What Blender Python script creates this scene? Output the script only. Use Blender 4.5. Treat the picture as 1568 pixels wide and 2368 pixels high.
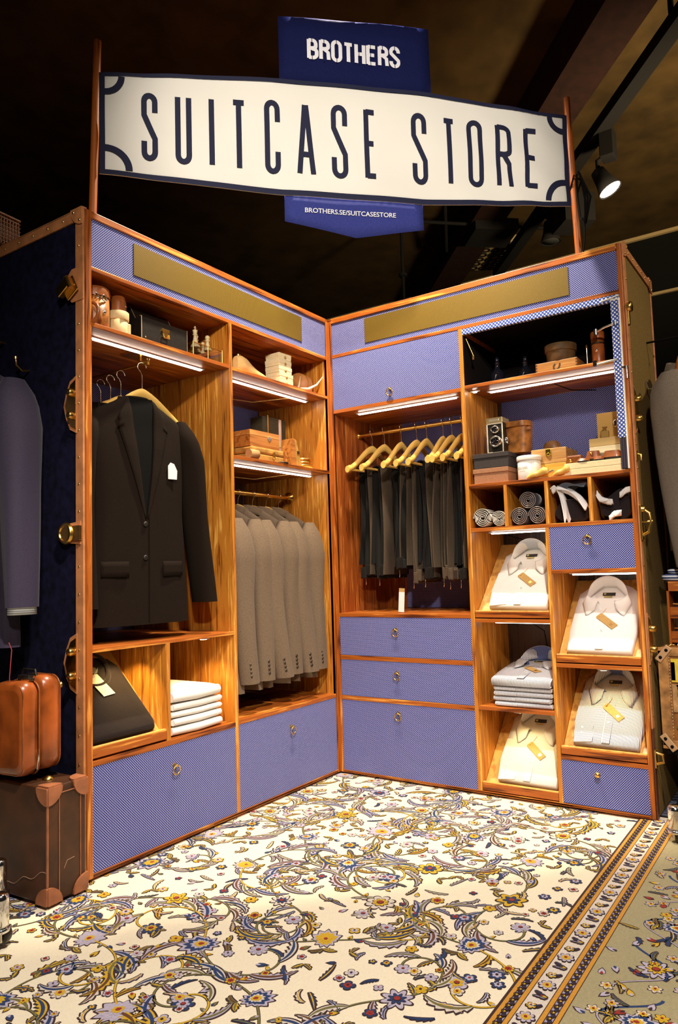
import bpy, math, random
from mathutils import Vector, Matrix
random.seed(7)
sin, cos, pi = math.sin, math.cos, math.pi
S = bpy.context.scene
COL = S.collection
for o in list(bpy.data.objects): bpy.data.objects.remove(o)

# ------------------------------------------------------------ camera
FPX, CX, CY = 1694.29, 784.0, 1184.0
CAM = Vector((2.6711, 1.8446, 0.8648))
YAW, PIT, ROL = 3.73782, 0.079726, -0.030075
fw = Vector((cos(PIT)*cos(YAW), cos(PIT)*sin(YAW), sin(PIT)))
r0 = Vector((sin(YAW), -cos(YAW), 0)); u0 = r0.cross(fw)
rt = cos(ROL)*r0 + sin(ROL)*u0; up = -sin(ROL)*r0 + cos(ROL)*u0
cd = bpy.data.cameras.new('camera'); cam = bpy.data.objects.new('camera', cd); COL.objects.link(cam)
cd.sensor_fit = 'VERTICAL'; cd.sensor_height = 36; cd.lens = FPX*36/2368; cd.clip_start = .05
cam.matrix_world = Matrix(((rt.x, up.x, -fw.x, CAM.x), (rt.y, up.y, -fw.y, CAM.y), (rt.z, up.z, -fw.z, CAM.z), (0, 0, 0, 1)))
S.camera = cam

# ------------------------------------------------------------ world, lamps, exposure
S.view_settings.view_transform = 'Standard'; S.view_settings.look = 'None'
S.view_settings.gamma = 1; S.view_settings.use_curve_mapping = False
S.view_settings.exposure = 0.25
W = bpy.data.worlds.new('world'); S.world = W; W.use_nodes = True
W.node_tree.nodes['Background'].inputs[0].default_value = (.5, .5, .6, 1)
W.node_tree.nodes['Background'].inputs[1].default_value = .012

def spot(name, loc, at, watt, size, blend, col, rad=.05):
    l = bpy.data.lights.new(name, 'SPOT'); l.energy = watt; l.spot_size = math.radians(size); l.spot_blend = blend
    l.color = col; l.shadow_soft_size = rad
    o = bpy.data.objects.new(name, l); COL.objects.link(o); o.location = loc
    o.rotation_euler = (Vector(at)-Vector(loc)).to_track_quat('-Z', 'Y').to_euler(); return o
spot('key_spot', (.50, .47, 3.1), (.46, .50, .4), 310, 118, 1, (1, .84, .62), .05)
spot('added_front_fill', (3.5, 2.5, 2.6), (.45, .5, 1.3), 225, 50, .7, (1, .88, .74), .08)  # general fill added behind the camera for the trunk fronts
spot('banner_spot', (3.0, 2.3, 2.7), (.62, .55, 2.36), 215, 34, .6, (1, .9, .78), .06)
spot('added_side_fill', (.2, 3.4, 3.0), (-.3, 1.3, 1.1), 110, 50, .8, (1, .85, .6), .08)  # lamp added out of view to lift the dark olive end panel
spot('added_ceiling_wash', (-.7, 2.1, 1.9), (-1.7, 1.0, 3.4), 420, 95, 1, (1, .78, .45), .15)  # unseen upward lamp, added to brighten the right part of the ceiling
spot('rug_spot', (2.2, 1.9, 3.25), (1.15, .8, 0), 450, 66, .8, (1, .90, .8), .06)

# ------------------------------------------------------------ helpers: names and placement
def tag(o, label=None, cat=None, group=None, kind=None):
    if label: o['label'] = label
    if cat: o['category'] = cat
    if group: o['group'] = group
    if kind: o['kind'] = kind
    return o
def empty(name, loc=(0, 0, 0), rz=0, parent=None, label=None, cat=None, group=None, rot=None):
    o = bpy.data.objects.new(name, None); COL.objects.link(o); o.empty_display_size = .05
    o.location = loc; o.rotation_euler = rot if rot else (0, 0, rz)
    if parent: o.parent = parent
    return tag(o, label, cat, group)
# the two trunk halves: local X runs to the right along the open front, local Y goes inward, Z up
ML = Matrix.Translation((1.295, 0, 0)) @ Matrix.Rotation(pi, 4, 'Z')
MR = Matrix.Rotation(pi/2, 4, 'Z')
U = {'L': ML, 'R': MR}
def on(u, ax, val, px, py):
    """where the sight line through a photo pixel meets the plane (ax = val) of half u, in that half's own frame"""
    d = fw + rt*((px-CX)/FPX) - up*((py-CY)/FPX)
    Mi = U[u].inverted() if u else Matrix.Identity(4)
    c = Mi @ CAM; d = Mi.to_3x3() @ d
    i = 'xyz'.index(ax); t = (val-c[i])/d[i]
    return c + d*t
def place(root, u, x, y, z, rz=0, rx=0, ry=0):
    root.matrix_world = U[u] @ Matrix.Translation((x, y, z)) @ Matrix.Rotation(rz, 4, 'Z') @ Matrix.Rotation(ry, 4, 'Y') @ Matrix.Rotation(rx, 4, 'X')
    return root
def copy_tree(o, parent=None):
    c = o.copy(); COL.objects.link(c)
    if parent: c.parent = parent
    for ch in [q for q in bpy.data.objects if q.parent == o]: copy_tree(ch, c)
    return c

# ------------------------------------------------------------ materials
MATS = {}
def newmat(name):
    m = bpy.data.materials.new(name); m.use_nodes = True; n = m.node_tree.nodes; l = m.node_tree.links
    return m, n, l, n['Principled BSDF']
def NN(n, t, **k):
    o = n.new(t)
    for a, b in k.items(): setattr(o, a, b)
    return o
def ramp(n, stops):
    r = n.new('ShaderNodeValToRGB'); e = r.color_ramp.elements
    while len(e) < len(stops): e.new(.5)
    for q, (p, c) in zip(e, stops): q.position = p; q.color = (*c, 1)
    return r
def mapped(n, l, scale, rot=(0, 0, 0), rnd=True):
    t = n.new('ShaderNodeTexCoord'); mp = n.new('ShaderNodeMapping'); mp.inputs['Scale'].default_value = scale
    mp.inputs['Rotation'].default_value = rot
    if rnd:
        oi = n.new('ShaderNodeObjectInfo'); ml = NN(n, 'ShaderNodeVectorMath', operation='SCALE'); cb = n.new('ShaderNodeCombineXYZ')
        for i in range(3): l.new(oi.outputs['Random'], cb.inputs[i])
        l.new(cb.outputs[0], ml.inputs[0]); ml.inputs['Scale'].default_value = 13
        ad = NN(n, 'ShaderNodeVectorMath', operation='ADD'); l.new(t.outputs['Object'], ad.inputs[0]); l.new(ml.outputs[0], ad.inputs[1])
        l.new(ad.outputs[0], mp.inputs['Vector'])
    else: l.new(t.outputs['Object'], mp.inputs['Vector'])
    return mp
def bump(n, l, b, src, s, d=.002):
    bp = n.new('ShaderNodeBump'); bp.inputs['Strength'].default_value = s; bp.inputs['Distance'].default_value = d
    l.new(src, bp.inputs['Height']); l.new(bp.outputs[0], b.inputs['Normal'])
def wood(name, ax='z', dark=(.09, .016, .002), mid=(.40, .10, .010), lite=(.78, .32, .05), rough=.42, sc=1.0):
    if name in MATS: return MATS[name]
    m, n, l, b = newmat(name)
    s = {'x': (1.3, 22, 22), 'y': (22, 1.3, 22), 'z': (22, 22, 1.3)}[ax]
    mp = mapped(n, l, tuple(q*sc for q in s))
    n1 = NN(n, 'ShaderNodeTexNoise'); n1.inputs['Scale'].default_value = .55; n1.inputs['Detail'].default_value = 3; n1.inputs['Distortion'].default_value = .6
    l.new(mp.outputs[0], n1.inputs['Vector'])
    mu = NN(n, 'ShaderNodeMath', operation='MULTIPLY'); mu.inputs[1].default_value = 9; l.new(n1.outputs[0], mu.inputs[0])
    fr = NN(n, 'ShaderNodeMath', operation='PINGPONG'); fr.inputs[1].default_value = 1; l.new(mu.outputs[0], fr.inputs[0])
    n2 = NN(n, 'ShaderNodeTexNoise'); n2.inputs['Scale'].default_value = 5; n2.inputs['Detail'].default_value = 5; l.new(mp.outputs[0], n2.inputs['Vector'])
    mx = NN(n, 'ShaderNodeMath', operation='MULTIPLY_ADD'); l.new(fr.outputs[0], mx.inputs[0]); mx.inputs[1].default_value = .42
    l.new(n2.outputs[0], mx.inputs[2])
    rp = ramp(n, [(.42, dark), (.62, mid), (.86, mid), (1, lite)]); l.new(mx.outputs[0], rp.inputs[0])
    l.new(rp.outputs[0], b.inputs['Base Color']); b.inputs['Roughness'].default_value = rough
    bump(n, l, b, mx.outputs[0], .25, .001)
    MATS[name] = m; return m
def plain(name, col, rough=.6, metal=0, noise=0, nsc=60, bmp=0, sheen=0, coat=0, trans=0, col2=None, emit=0):
    if name in MATS: return MATS[name]
    m, n, l, b = newmat(name)
    b.inputs['Base Color'].default_value = (*col, 1); b.inputs['Roughness'].default_value = rough; b.inputs['Metallic'].default_value = metal
    b.inputs['Specular IOR Level'].default_value = .12 if rough >= .85 else .5
    b.inputs['Sheen Weight'].default_value = sheen; b.inputs['Coat Weight'].default_value = coat; b.inputs['Transmission Weight'].default_value = trans
    if emit: b.inputs['Emission Color'].default_value = (*col, 1); b.inputs['Emission Strength'].default_value = emit
    if noise or bmp:
        mp = mapped(n, l, (1, 1, 1)); nz = n.new('ShaderNodeTexNoise'); nz.inputs['Scale'].default_value = nsc; nz.inputs['Detail'].default_value = 5
        l.new(mp.outputs[0], nz.inputs['Vector'])
        if noise:
            c2 = col2 or tuple(min(1, c*(1+noise)) for c in col); c1 = tuple(c*(1-noise) for c in col)
            rp = ramp(n, [(.3, c1), (.5, col), (.72, c2)]); l.new(nz.outputs[0], rp.inputs[0]); l.new(rp.outputs[0], b.inputs['Base Color'])
        if bmp: bump(n, l, b, nz.outputs[0], bmp, .002)
    MATS[name] = m; return m
def dotted(name, base, dot, step=.0078, rad=.27, metal=0, rough=.8, sheen=.3, plane='xz', dmetal=None):
    """small dots in a diagonal lattice on the cloth (or holes in the brass grille)"""
    if name in MATS: return MATS[name]
    m, n, l, b = newmat(name)
    t = n.new('ShaderNodeTexCoord'); sp = n.new('ShaderNodeSeparateXYZ'); l.new(t.outputs['Object'], sp.inputs[0])
    def M(op, a, c=None, v=None):
        q = NN(n, 'ShaderNodeMath', operation=op)
        l.new(a, q.inputs[0])
        if c is not None: l.new(c, q.inputs[1])
        if v is not None: q.inputs[1].default_value = v
        return q.outputs[0]
    A = sp.outputs['XYZ'.index(plane[0].upper())]; Bq = sp.outputs['XYZ'.index(plane[1].upper())]
    a = M('MULTIPLY', A, v=1/step); c = M('MULTIPLY', Bq, v=1/(step*1.05))
    def d(off):
        f1 = M('SUBTRACT', M('FRACT', M('ADD', a, v=100+off)), v=.5); f2 = M('SUBTRACT', M('FRACT', M('ADD', c, v=100+off)), v=.5)
        return M('SQRT', M('ADD', M('MULTIPLY', f1, f1), M('MULTIPLY', f2, f2)))
    dm = M('MINIMUM', d(0), d(.5))
    rp = ramp(n, [(rad-.06, dot), (rad+.05, base)]); l.new(dm, rp.inputs[0])
    l.new(rp.outputs[0], b.inputs['Base Color']); b.inputs['Roughness'].default_value = rough; b.inputs['Metallic'].default_value = metal
    b.inputs['Sheen Weight'].default_value = sheen; b.inputs['Specular IOR Level'].default_value = .2 if not metal else .5
    MATS[name] = m; return m
def striped(name, base, line, step=.004, duty=.35, ax='x'):
    if name in MATS: return MATS[name]
    m, n, l, b = newmat(name)
    t = n.new('ShaderNodeTexCoord'); sp = n.new('ShaderNodeSeparateXYZ'); l.new(t.outputs['Object'], sp.inputs[0])
    q = NN(n, 'ShaderNodeMath', operation='MULTIPLY'); l.new(sp.outputs['xyz'.index(ax)], q.inputs[0]); q.inputs[1].default_value = 1/step
    p = NN(n, 'ShaderNodeMath', operation='PINGPONG'); l.new(q.outputs[0], p.inputs[0]); p.inputs[1].default_value = .5
    rp = ramp(n, [(max(0, duty*.5-.06), line), (duty*.5+.06, base)]); l.new(p.outputs[0], rp.inputs[0])
    l.new(rp.outputs[0], b.inputs['Base Color']); b.inputs['Roughness'].default_value = .85
    MATS[name] = m; return m

WX = wood('stained_wood_along_x', 'x'); WZ = wood('stained_wood_along_z', 'z'); WY = wood('stained_wood_along_y', 'y')
WIN = wood('interior_board_wood', 'z', dark=(.22, .055, .005), mid=(.55, .20, .022), lite=(.88, .46, .09), sc=1.5)
WRED = wood('reddish_interior_wood', 'z', dark=(.13, .025, .003), mid=(.34, .08, .012), lite=(.62, .24, .05), sc=1.3)
WPINE = wood('pale_board_wood', 'z', dark=(.5, .23, .05), mid=(.72, .4, .1), lite=(.85, .56, .2), sc=.5)
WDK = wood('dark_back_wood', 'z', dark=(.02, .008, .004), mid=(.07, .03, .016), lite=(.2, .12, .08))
FAB = dotted('blue_dotted_cloth', (.022, .034, .23), (.74, .74, 1.0), rad=.18, sheen=.08)
FAB2 = dotted('blue_large_dotted_cloth', (.03, .07, .38), (.9, .93, 1), step=.014, rad=.22)
GRL = dotted('perforated_brass', (.30, .19, .02), (.008, .005, .001), step=.0056, rad=.27, metal=.3, rough=.5, sheen=0)
LEA = plain('tan_edge_leather', (.50, .20, .075), .55, noise=.25, nsc=25, bmp=.15)
LEAD = plain('brown_leather', (.30, .085, .018), .35, noise=.5, nsc=18, bmp=.3, coat=.2)
LEAW = plain('worn_tan_leather', (.42, .16, .035), .4, noise=.6, nsc=35, bmp=.5)
VEL = plain('dark_blue_velvet', (.005, .005, .02), .95, noise=.6, nsc=40)
OLV = plain('olive_brown_cloth', (.20, .125, .04), .9, noise=.35, nsc=300)
BRS = plain('brass', (.75, .46, .12), .28, 1, noise=.15, nsc=30)
CHR = plain('chrome', (.8, .8, .78), .15, 1)
STL = plain('polished_steel', (.7, .62, .5), .22, 1)
BLK = plain('black_paint', (.004, .0035, .0035), .86)
BLKL = plain('black_leather', (.012, .009, .007), .45, noise=.4, nsc=60, bmp=.3)
WHT = plain('white_cotton', (.85, .83, .8), .85, bmp=.15, nsc=200)
CRM = plain('cream_card', (.82, .7, .42), .7, noise=.06, nsc=80)
TANC = plain('tan_card', (.5, .3, .09), .7, noise=.12, nsc=150)
LED = plain('led_tube_glow', (1, .93, .8), .5, emit=13)
WSH = plain('white_plastic', (.8, .8, .85), .4)
YWD = plain('yellow_beech_wood', (.80, .50, .12), .38, noise=.12, nsc=9)
SHD = plain('dark_brown_suit_wool', (.0105, .006, .0035), .9, noise=.35, nsc=500, sheen=.0)
GRY = plain('taupe_suit_wool', (.17, .12, .08), .9, noise=.3, nsc=420, sheen=.05)
LIN = plain('black_lining', (.003, .003, .003), .95)

# ------------------------------------------------------------ mesh builder
class G:
    def __init__(s): s.v = []; s.f = []; s.m = []; s.s = []
    def add(s, vs, fs, m=0, sm=False):
        k = len(s.v); s.v += [tuple(q) for q in vs]
        for f in fs: s.f.append([i+k for i in f]); s.m.append(m); s.s.append(sm)
    def box(s, x0, x1, y0, y1, z0, z1, m=0, T=None):
        vs = [Vector((x, y, z)) for z in (z0, z1) for y in (y0, y1) for x in (x0, x1)]
        if T: vs = [T @ q for q in vs]
        s.add(vs, [(0, 2, 3, 1), (4, 5, 7, 6), (0, 1, 5, 4), (2, 6, 7, 3), (0, 4, 6, 2), (1, 3, 7, 5)], m)
        return s
    def loft(s, rings, m=0, caps=True, sm=True, closed=True):
        n = len(rings[0]); vs = [p for r in rings for p in r]; fs = []
        for i in range(len(rings)-1):
            for j in range(n if closed else n-1):
                a = i*n+j; b = i*n+(j+1) % n; fs.append((a, b, b+n, a+n))
        s.add(vs, fs, m, sm)
        if caps and closed:
            s.add(rings[0], [list(range(n))[::-1]], m); s.add(rings[-1], [list(range(n))], m)
        return s
    def tube(s, path, r, n=8, m=0, flat=1.0, caps=True, upv=(0, 0, 1)):
        path = [Vector(p) for p in path]; R = r if isinstance(r, (list, tuple)) else [r]*len(path); rings = []
        pu = None
        for i, p in enumerate(path):
            t = (path[min(i+1, len(path)-1)]-path[max(i-1, 0)]).normalized()
            if pu is None:
                uv = Vector(upv)
                if abs(t.dot(uv)) > .95: uv = Vector((1, 0, 0)) if abs(t.x) < .9 else Vector((0, 1, 0))
            else: uv = pu
            a = t.cross(uv).normalized(); b = a.cross(t).normalized(); pu = b
            rings.append([p + a*cos(2*pi*k/n)*R[i] + b*sin(2*pi*k/n)*R[i]*flat for k in range(n)])
        return s.loft(rings, m, caps)
    def lathe(s, prof, c=(0, 0, 0), n=20, m=0, T=None, sx=1, sy=1, sm=True):
        rings = []
        for r, z in prof:
            q = [Vector((cos(2*pi*k/n)*r*sx, sin(2*pi*k/n)*r*sy, z)) for k in range(n)]
            if T: q = [T @ p for p in q]
            rings.append([p+Vector(c) for p in q])
        return s.loft(rings, m, True, sm)
    def prism(s, pts, h0, h1, m=0, T=None, sm=False):
        """polygon in XY extruded along Z"""
        a = [Vector((x, y, h0)) for x, y in pts]; b = [Vector((x, y, h1)) for x, y in pts]
        if T: a = [T @ p for p in a]; b = [T @ p for p in b]
        return s.loft([a, b], m, True, sm)
    def grid(s, fn, nu, nv, m=0, sm=True):
        vs = [fn(i/nu, j/nv) for i in range(nu+1) for j in range(nv+1)]; w = nv+1
        s.add(vs, [(i*w+j, i*w+j+1, (i+1)*w+j+1, (i+1)*w+j) for i in range(nu) for j in range(nv)], m, sm); return s
    def torus(s, c, R, r, T=None, n=24, k=8, m=0):
        T = T or Matrix.Identity(4); rings = []
        for i in range(n+1):
            a = 2*pi*i/n; ring = []
            for j in range(k):
                b = 2*pi*j/k; ring.append(T @ Vector(((R+r*cos(b))*cos(a), (R+r*cos(b))*sin(a), r*sin(b))) + Vector(c))
            rings.append(ring)
        return s.loft(rings, m, False)
    def build(s, name, mats, parent=None, bev=0, solid=0, sub=0, smooth_bev=2, offset=0):
        me = bpy.data.meshes.new(name); me.from_pydata(s.v, [], s.f)
        for q in (mats if isinstance(mats, (list, tuple)) else [mats]): me.materials.append(q)
        me.polygons.foreach_set('material_index', s.m); me.polygons.foreach_set('use_smooth', s.s); me.update()
        o = bpy.data.objects.new(name, me); COL.objects.link(o)
        if parent: o.parent = parent
        if solid:
            q = o.modifiers.new('thickness', 'SOLIDIFY'); q.thickness = solid; q.offset = offset
        if sub:
            q = o.modifiers.new('smooth', 'SUBSURF'); q.levels = sub; q.render_levels = sub
        if bev:
            q = o.modifiers.new('bevel', 'BEVEL'); q.width = bev; q.segments = smooth_bev; q.limit_method = 'ANGLE'; q.angle_limit = .6
        return o
def bx(name, x0, x1, y0, y1, z0, z1, mat, parent=None, bev=.0012): return G().box(x0, x1, y0, y1, z0, z1).build(name, mat, parent, bev)
RX90 = Matrix.Rotation(pi/2, 4, 'X')
def arc(cx, cz, r, a0, a1, n=10): return [(cx+r*cos(a0+(a1-a0)*i/n), cz+r*sin(a0+(a1-a0)*i/n)) for i in range(n+1)]
def lerp(a, b, t): return a+(b-a)*t
def tab(tb, z):
    """piecewise linear lookup in rows (z, a, b, ...), z falling"""
    if z >= tb[0][0]: return tb[0][1:]
    for p, q in zip(tb, tb[1:]):
        if z >= q[0]:
            t = (z-p[0])/(q[0]-p[0]); return tuple(lerp(a, b, t) for a, b in zip(p[1:], q[1:]))
    return tb[-1][1:]

# ============================================================ the hall
def struct(o): o['kind'] = 'structure'; return o
CONC = plain('stained_concrete', (.030, .017, .0045), .9, noise=.4, nsc=5)
DKP = plain('black_wall_paint', (.004, .004, .004), .9)
struct(bx('floor', -3.3, 4.6, -3.2, 4.6, -.05, -.012, plain('dark_floor', (.02, .016, .014), .7, noise=.3, nsc=9), bev=0))
struct(bx('ceiling', -3.3, 4.6, -3.2, 4.6, 3.4, 3.5, CONC, bev=0))
struct(bx('wall_left', -3.3, 4.6, -3.3, -3.2, -.05, 3.5, DKP, bev=0))
struct(bx('wall_back', -3.4, -3.3, -3.3, 4.7, -.05, 3.5, DKP, bev=0))
struct(bx('trim_1', -3.3, -3.27, -3.2, 4.6, 3.375, 3.4, plain('picture_rail_paint', (.35, .25, .12), .5), bev=0))
struct(bx('trim_2', -3.3, -3.275, -3.2, 4.6, 2.91, 2.93, MATS['picture_rail_paint'], bev=0))

def P2(px, py, z): return on(None, 'z', z, px, py)
# ceiling beam, track, pipes
a, b = P2(1145, 480, 3.2), P2(1010, 690, 3.2)
dv = (b-a); dv.z = 0; dv.normalize(); nv = Vector((-dv.y, dv.x, 0))
ANG = math.atan2(dv.y, dv.x)
def bar(name, p0, p1, wd, z0, z1, mat, parent=None, bev=0):
    p0 = Vector(p0); p1 = Vector(p1); d = (p1-p0); d.z = 0; L = d.length; an = math.atan2(d.y, d.x)
    T = Matrix.Translation((p0.x, p0.y, 0)) @ Matrix.Rotation(an, 4, 'Z')
    return G().box(0, L, -wd/2, wd/2, z0, z1, T=T).build(name, mat, parent, bev)
struct(bar('trim_3', a-dv*3, b+dv*.9, .22, 3.18, 3.4, plain('dark_red_beam_paint', (.010, .003, .002), .9, noise=.3, nsc=20)))
t0, t1 = P2(1555, 70, 3.1), P2(1150, 635, 3.1)
track = tag(bar('ceiling_track', t0-(t1-t0)*.1, t1, .07, 3.08, 3.14, BLK), 'straight black lighting track running under the brown ceiling', 'light track')
td = (t1-t0).normalized()
G().tube([Vector((p.x, p.y, 3.14)) for p in (t0,)] + [Vector((t0.x, t0.y, 3.4))], .012).tube([Vector((t1.x, t1.y, 3.12))-td*.3, Vector((t1.x, t1.y, 3.4))-td*.3], .012).build('hanger_rod', BLK, track)
def spotlamp(label, px, py, z, on_, aim):
    p = P2(px, py, z); r = empty('track_spotlight', p, label=label, cat='spotlight')
    q = Vector(aim).to_track_quat('-Z', 'Y').to_matrix().to_4x4()
    g = G().lathe([(0, .142), (.02, .14), (.035, .13), (.045, .06), (.062, 0), (.059, 0), (.042, .058), (0, .07)], n=24, T=q); g.build('shade', BLK, r)
    G().lathe([(.0, .012), (.055, .012), (.055, .006), (0, .006)], n=24, T=q).build('lamp_face', plain('spot_glow' if on_ else 'spot_off', (1, .95, .8) if on_ else (.02, .02, .02), .4, emit=30 if on_ else 0), r)
    top = q @ Vector((0, 0, .12))
    G().tube([top, top+Vector((.01, 0, .06)), Vector((top.x*.5, 0, .2))], .012).build('arm', BLK, r)
    G().box(-.045, .045, -.035, .035, .17, 3.1-z).build('gear_box', BLK, r, .004)
    return r, p
sp1, pp = spotlamp('lit black spotlight hanging from the track right of the white banner', 1412, 440, 2.78, True, (-.05, .42, -.85))
spotlamp('unlit black spotlight hanging below the right half of the banner', 1274, 560, 2.86, False, (0, 0, -1))
pl = bpy.data.lights.new('track_lamp_spill', 'POINT'); pl.energy = 4; pl.color = (1, .8, .5); pl.shadow_soft_size = .05
plo = bpy.data.objects.new('track_lamp_spill', pl); COL.objects.link(plo); plo.location = pp + Vector((.06, .02, -.09))
# pipes across the ceiling
pa, pb = P2(960, 512, 3.2), P2(1310, 530, 3.2)
tag(G().tube([(pa-(pb-pa)*.2).xyz, pb+(pb-pa)*.1], .012).build('ceiling_pipe', BLK), 'long thin black pipe crossing the ceiling behind the banner', 'pipe')
pc, pd_ = P2(1028, 470, 3.22), P2(1032, 580, 3.22)
tag(G().tube([pc, pd_], .014).build('ceiling_pipe', BLK), 'short black pipe crossing the long pipe under the ceiling', 'pipe')
pq = P2(932, 640, 2.9)
tag(G().tube([Vector((pq.x, pq.y, 2.62)), Vector((pq.x, pq.y, 3.4))], .012).lathe([(.03, 0), (.03, .02)], c=(pq.x, pq.y, 2.9)).build('ceiling_drop_rod', BLK), 'thin black rod dropping from the ceiling above the inner corner', 'rod')
# louvre panel with rows of round holes
p00 = P2(1165, 560, 3.2); r = empty('louvre_light', p00, rz=ANG, label='dim louvred ceiling light with rows of round cells', cat='ceiling light')
g = G(); g.box(0, .5, -.16, .12, .0, .06)
g.build('housing', plain('louvre_housing', (.25, .18, .07), .6), r)
g = G()
for i in range(6):
    for j in range(4): g.torus((.05+i*.08, -.12+j*.07, -.004), .026, .006, n=14, k=6)
g.build('louvre_cells', BLK, r)
bq = P2(1150, 520, 3.15); tag(bar('junction_box', bq, bq+dv*.28, .3, 3.12, 3.2, BLK), 'flat black box fixed to the ceiling beside the louvred light', 'box')
bq = P2(1325, 500, 2.9); g = G().box(-.1, .1, -.09, .09, 2.83, 3.0, T=Matrix.Translation((bq.x, bq.y, 0)) @ Matrix.Rotation(ANG, 4, 'Z'))
g.tube([(bq.x, bq.y, 3.0), (bq.x, bq.y, 3.4)], .02)
tag(g.build('projector_box', BLK), 'black box hanging from the ceiling behind the lower right banner corner', 'box')
# ============================================================ the two trunk halves
def ring_pull(par, x, z, y=0):
    g = G().torus((x, y-.012, z-.011), .0145, .0022, T=Matrix.Rotation(.12, 4, 'X') @ RX90).lathe([(.007, 0), (.007, .004), (.003, .014), (.004, .016), (0, .016)], c=(x, y, z+.004), n=12, T=Matrix.Rotation(pi/2, 4, 'X'))
    return g.build('ring_pull', BRS, par)
def drawer(par, x0, x1, z0, z1, rz=None, name='drawer', rx=None, knob=False):
    o = G().box(x0, x1, .0015, .03, z0, z1, 0).build(name, [FAB], par, .001)
    X = rx if rx is not None else (x0+x1)/2
    if knob: G().lathe([(.006, 0), (.005, .006), (.010, .012), (.009, .018), (0, .02)], c=(X, .0015, rz), n=14, T=Matrix.Rotation(pi/2, 4, 'X')).build('ring_pull', BRS, o)
    else: ring_pull(o, X, rz if rz else z1-.045, .0015)
    return o
def shelf(par, x0, x1, z, d, y0=0, th=.014): return bx('shelf', x0, x1, y0, d, z-th, z, WX, par)
def upright(par, x0, x1, z0, z1, d, y0=0): return bx('upright', x0, x1, y0, d, z0, z1, WIN if x1-x0 < .03 else WZ, par)
def led(par, p0, p1, z):
    (x0, y0), (x1, y1) = p0, p1
    ym = (y0+y1)/2; y0 = y1 = ym; hs = G().box(x0-.012, x1+.012, ym-.009, ym+.009, z-.004, z).build('light_housing', WSH, par, .002)
    G().box(x0, x1, ym-.0058, ym+.0058, z-.009, z-.004).build('light_tube', LED, hs, .002)
    return hs
def puck(par, x, y, z, u, watt=3):
    hs = G().lathe([(.022, 0), (.022, .004), (.016, .006), (0, .006)], c=(x, y, z-.007), n=18).build('puck_light', WSH, par)
    G().lathe([(.012, -.001), (.012, 0), (0, 0)], c=(x, y, z-.008), n=14).build('lamp_lens', plain('warm_lens_glow', (1, .75, .3), .4, emit=25), hs)
    w = U[u] @ Vector((x, y, z-.012)); w2 = U[u] @ Vector((x, y+.06, z-.4))
    spot('puck_beam', w, w2, watt, 110, .7, (1, .72, .3), .01)
def frame_edge(par, name, pts, mat=WZ): ...
def slope_board(par, x0, x1, z, liph, top=.30, ty=.33):
    """slanted display board with a front lip"""
    b_ = G(); an = math.atan2(top, ty-.02); T = Matrix.Translation((0, .022, z+.004)) @ Matrix.Rotation(an, 4, 'X')
    L = math.hypot(top, ty-.02)
    b_.box(x0, x1, 0, L, -.006, .006, T=T)
    o = b_.build('display_board', WPINE, par)
    G().box(x0, x1, .002, .016, z+.003, z+liph).box(x0, x1, .003, .0158, z+liph-.0005, z+liph+.0035, 1).build('board_lip', [WX, WPINE], o, .001)
    return T, an

# ---------------- left half
TL = empty('wardrobe_trunk', (1.295, 0, 0), pi, label='tall left half of the open wardrobe trunk, with dark blue outside and hanging jackets', cat='wardrobe')
Wl, H = 1.295, 2.0
bx('side_panel', 0, .012, .0, .60, 0, H, WIN, TL)['label'] = 'wood lined end board'
tag(bx('outer_cover', -.004, 0, .03, .60, 0, H-.03, VEL, TL, bev=0), 'dark blue velvet covering of the left end')
bx('side_panel', Wl-.018, Wl, 0, .52, .01, H, WIN, TL)
bx('top_panel', 0, Wl, 0, .60, H-.018, H, WX, TL)
bx('bottom_panel', 0, Wl, 0, .60, 0, .010, WX, TL)
# backs: blue cloth with dark wood beside it
bx('back_panel', .012, .645, .55, .56, .01, 1.98, WDK, TL, 0)
bx('back_panel', .645, Wl-.018, .40, .41, 1.294, 1.98, WDK, TL, 0)
bx('back_panel', .645, Wl-.018, .50, .51, .01, 1.294, WDK, TL, 0)
bx('back_lining', .40, .637, .545, .55, .656, 1.634, FAB, TL, 0)
bx('back_lining', .655, 1.26, .395, .40, 1.34, 1.63, FAB, TL, 0)
# front edge posts and rails
bx('front_post', -.001, .02, -.004, .02, 0, H, WZ, TL, .003)
bx('front_post', Wl-.018, Wl, -.002, .014, 0, H-.012, WZ, TL, .002)
bx('upright', .637, .654, 0, .55, .01, 1.815, WIN, TL)
bx('front_rail', 0.02, Wl-.02, -.002, .014, H-.022, H, WX, TL, .002)
bx('front_rail', .02, Wl-.018, 0, .012, .001, .012, WX, TL)
shelf(TL, .012, Wl-.018, 1.824, .55)
shelf(TL, .012, .637, 1.648, .55)
shelf(TL, .654, Wl-.018, 1.645, .40)
shelf(TL, .654, Wl-.018, 1.308, .50)
shelf(TL, .012, .637, .655, .55, th=.012)
shelf(TL, .012, .637, .329, .55, th=.016)
shelf(TL, .654, Wl-.018, .333, .50, th=.016)
bx('upright', .310, .326, 0, .40, .329, .643, WIN, TL)
hp = bx('header_panel', .02, Wl-.018, .003, .02, 1.824, 1.98, FAB, TL, .001)
bx('grille', 1.295-1.107, 1.295-.197, .0, .003, 1.850, 1.958, GRL, hp, 0)
drawer(TL, .02, .637, .012, .313, rz=.243, rx=1.295-.986+.03)
drawer(TL, .654, Wl-.018, .012, .317, rz=.25, rx=.96)
led(TL, (.09, .083), (.571, .083), 1.634)
led(TL, (.745, .085), (1.235, .098), 1.631)
led(TL, (.735, .078), (1.25, .098), 1.294)
puck(TL, .235, .10, .643, 'L', 4); puck(TL, .53, .05, .643, 'L', 4)
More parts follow.
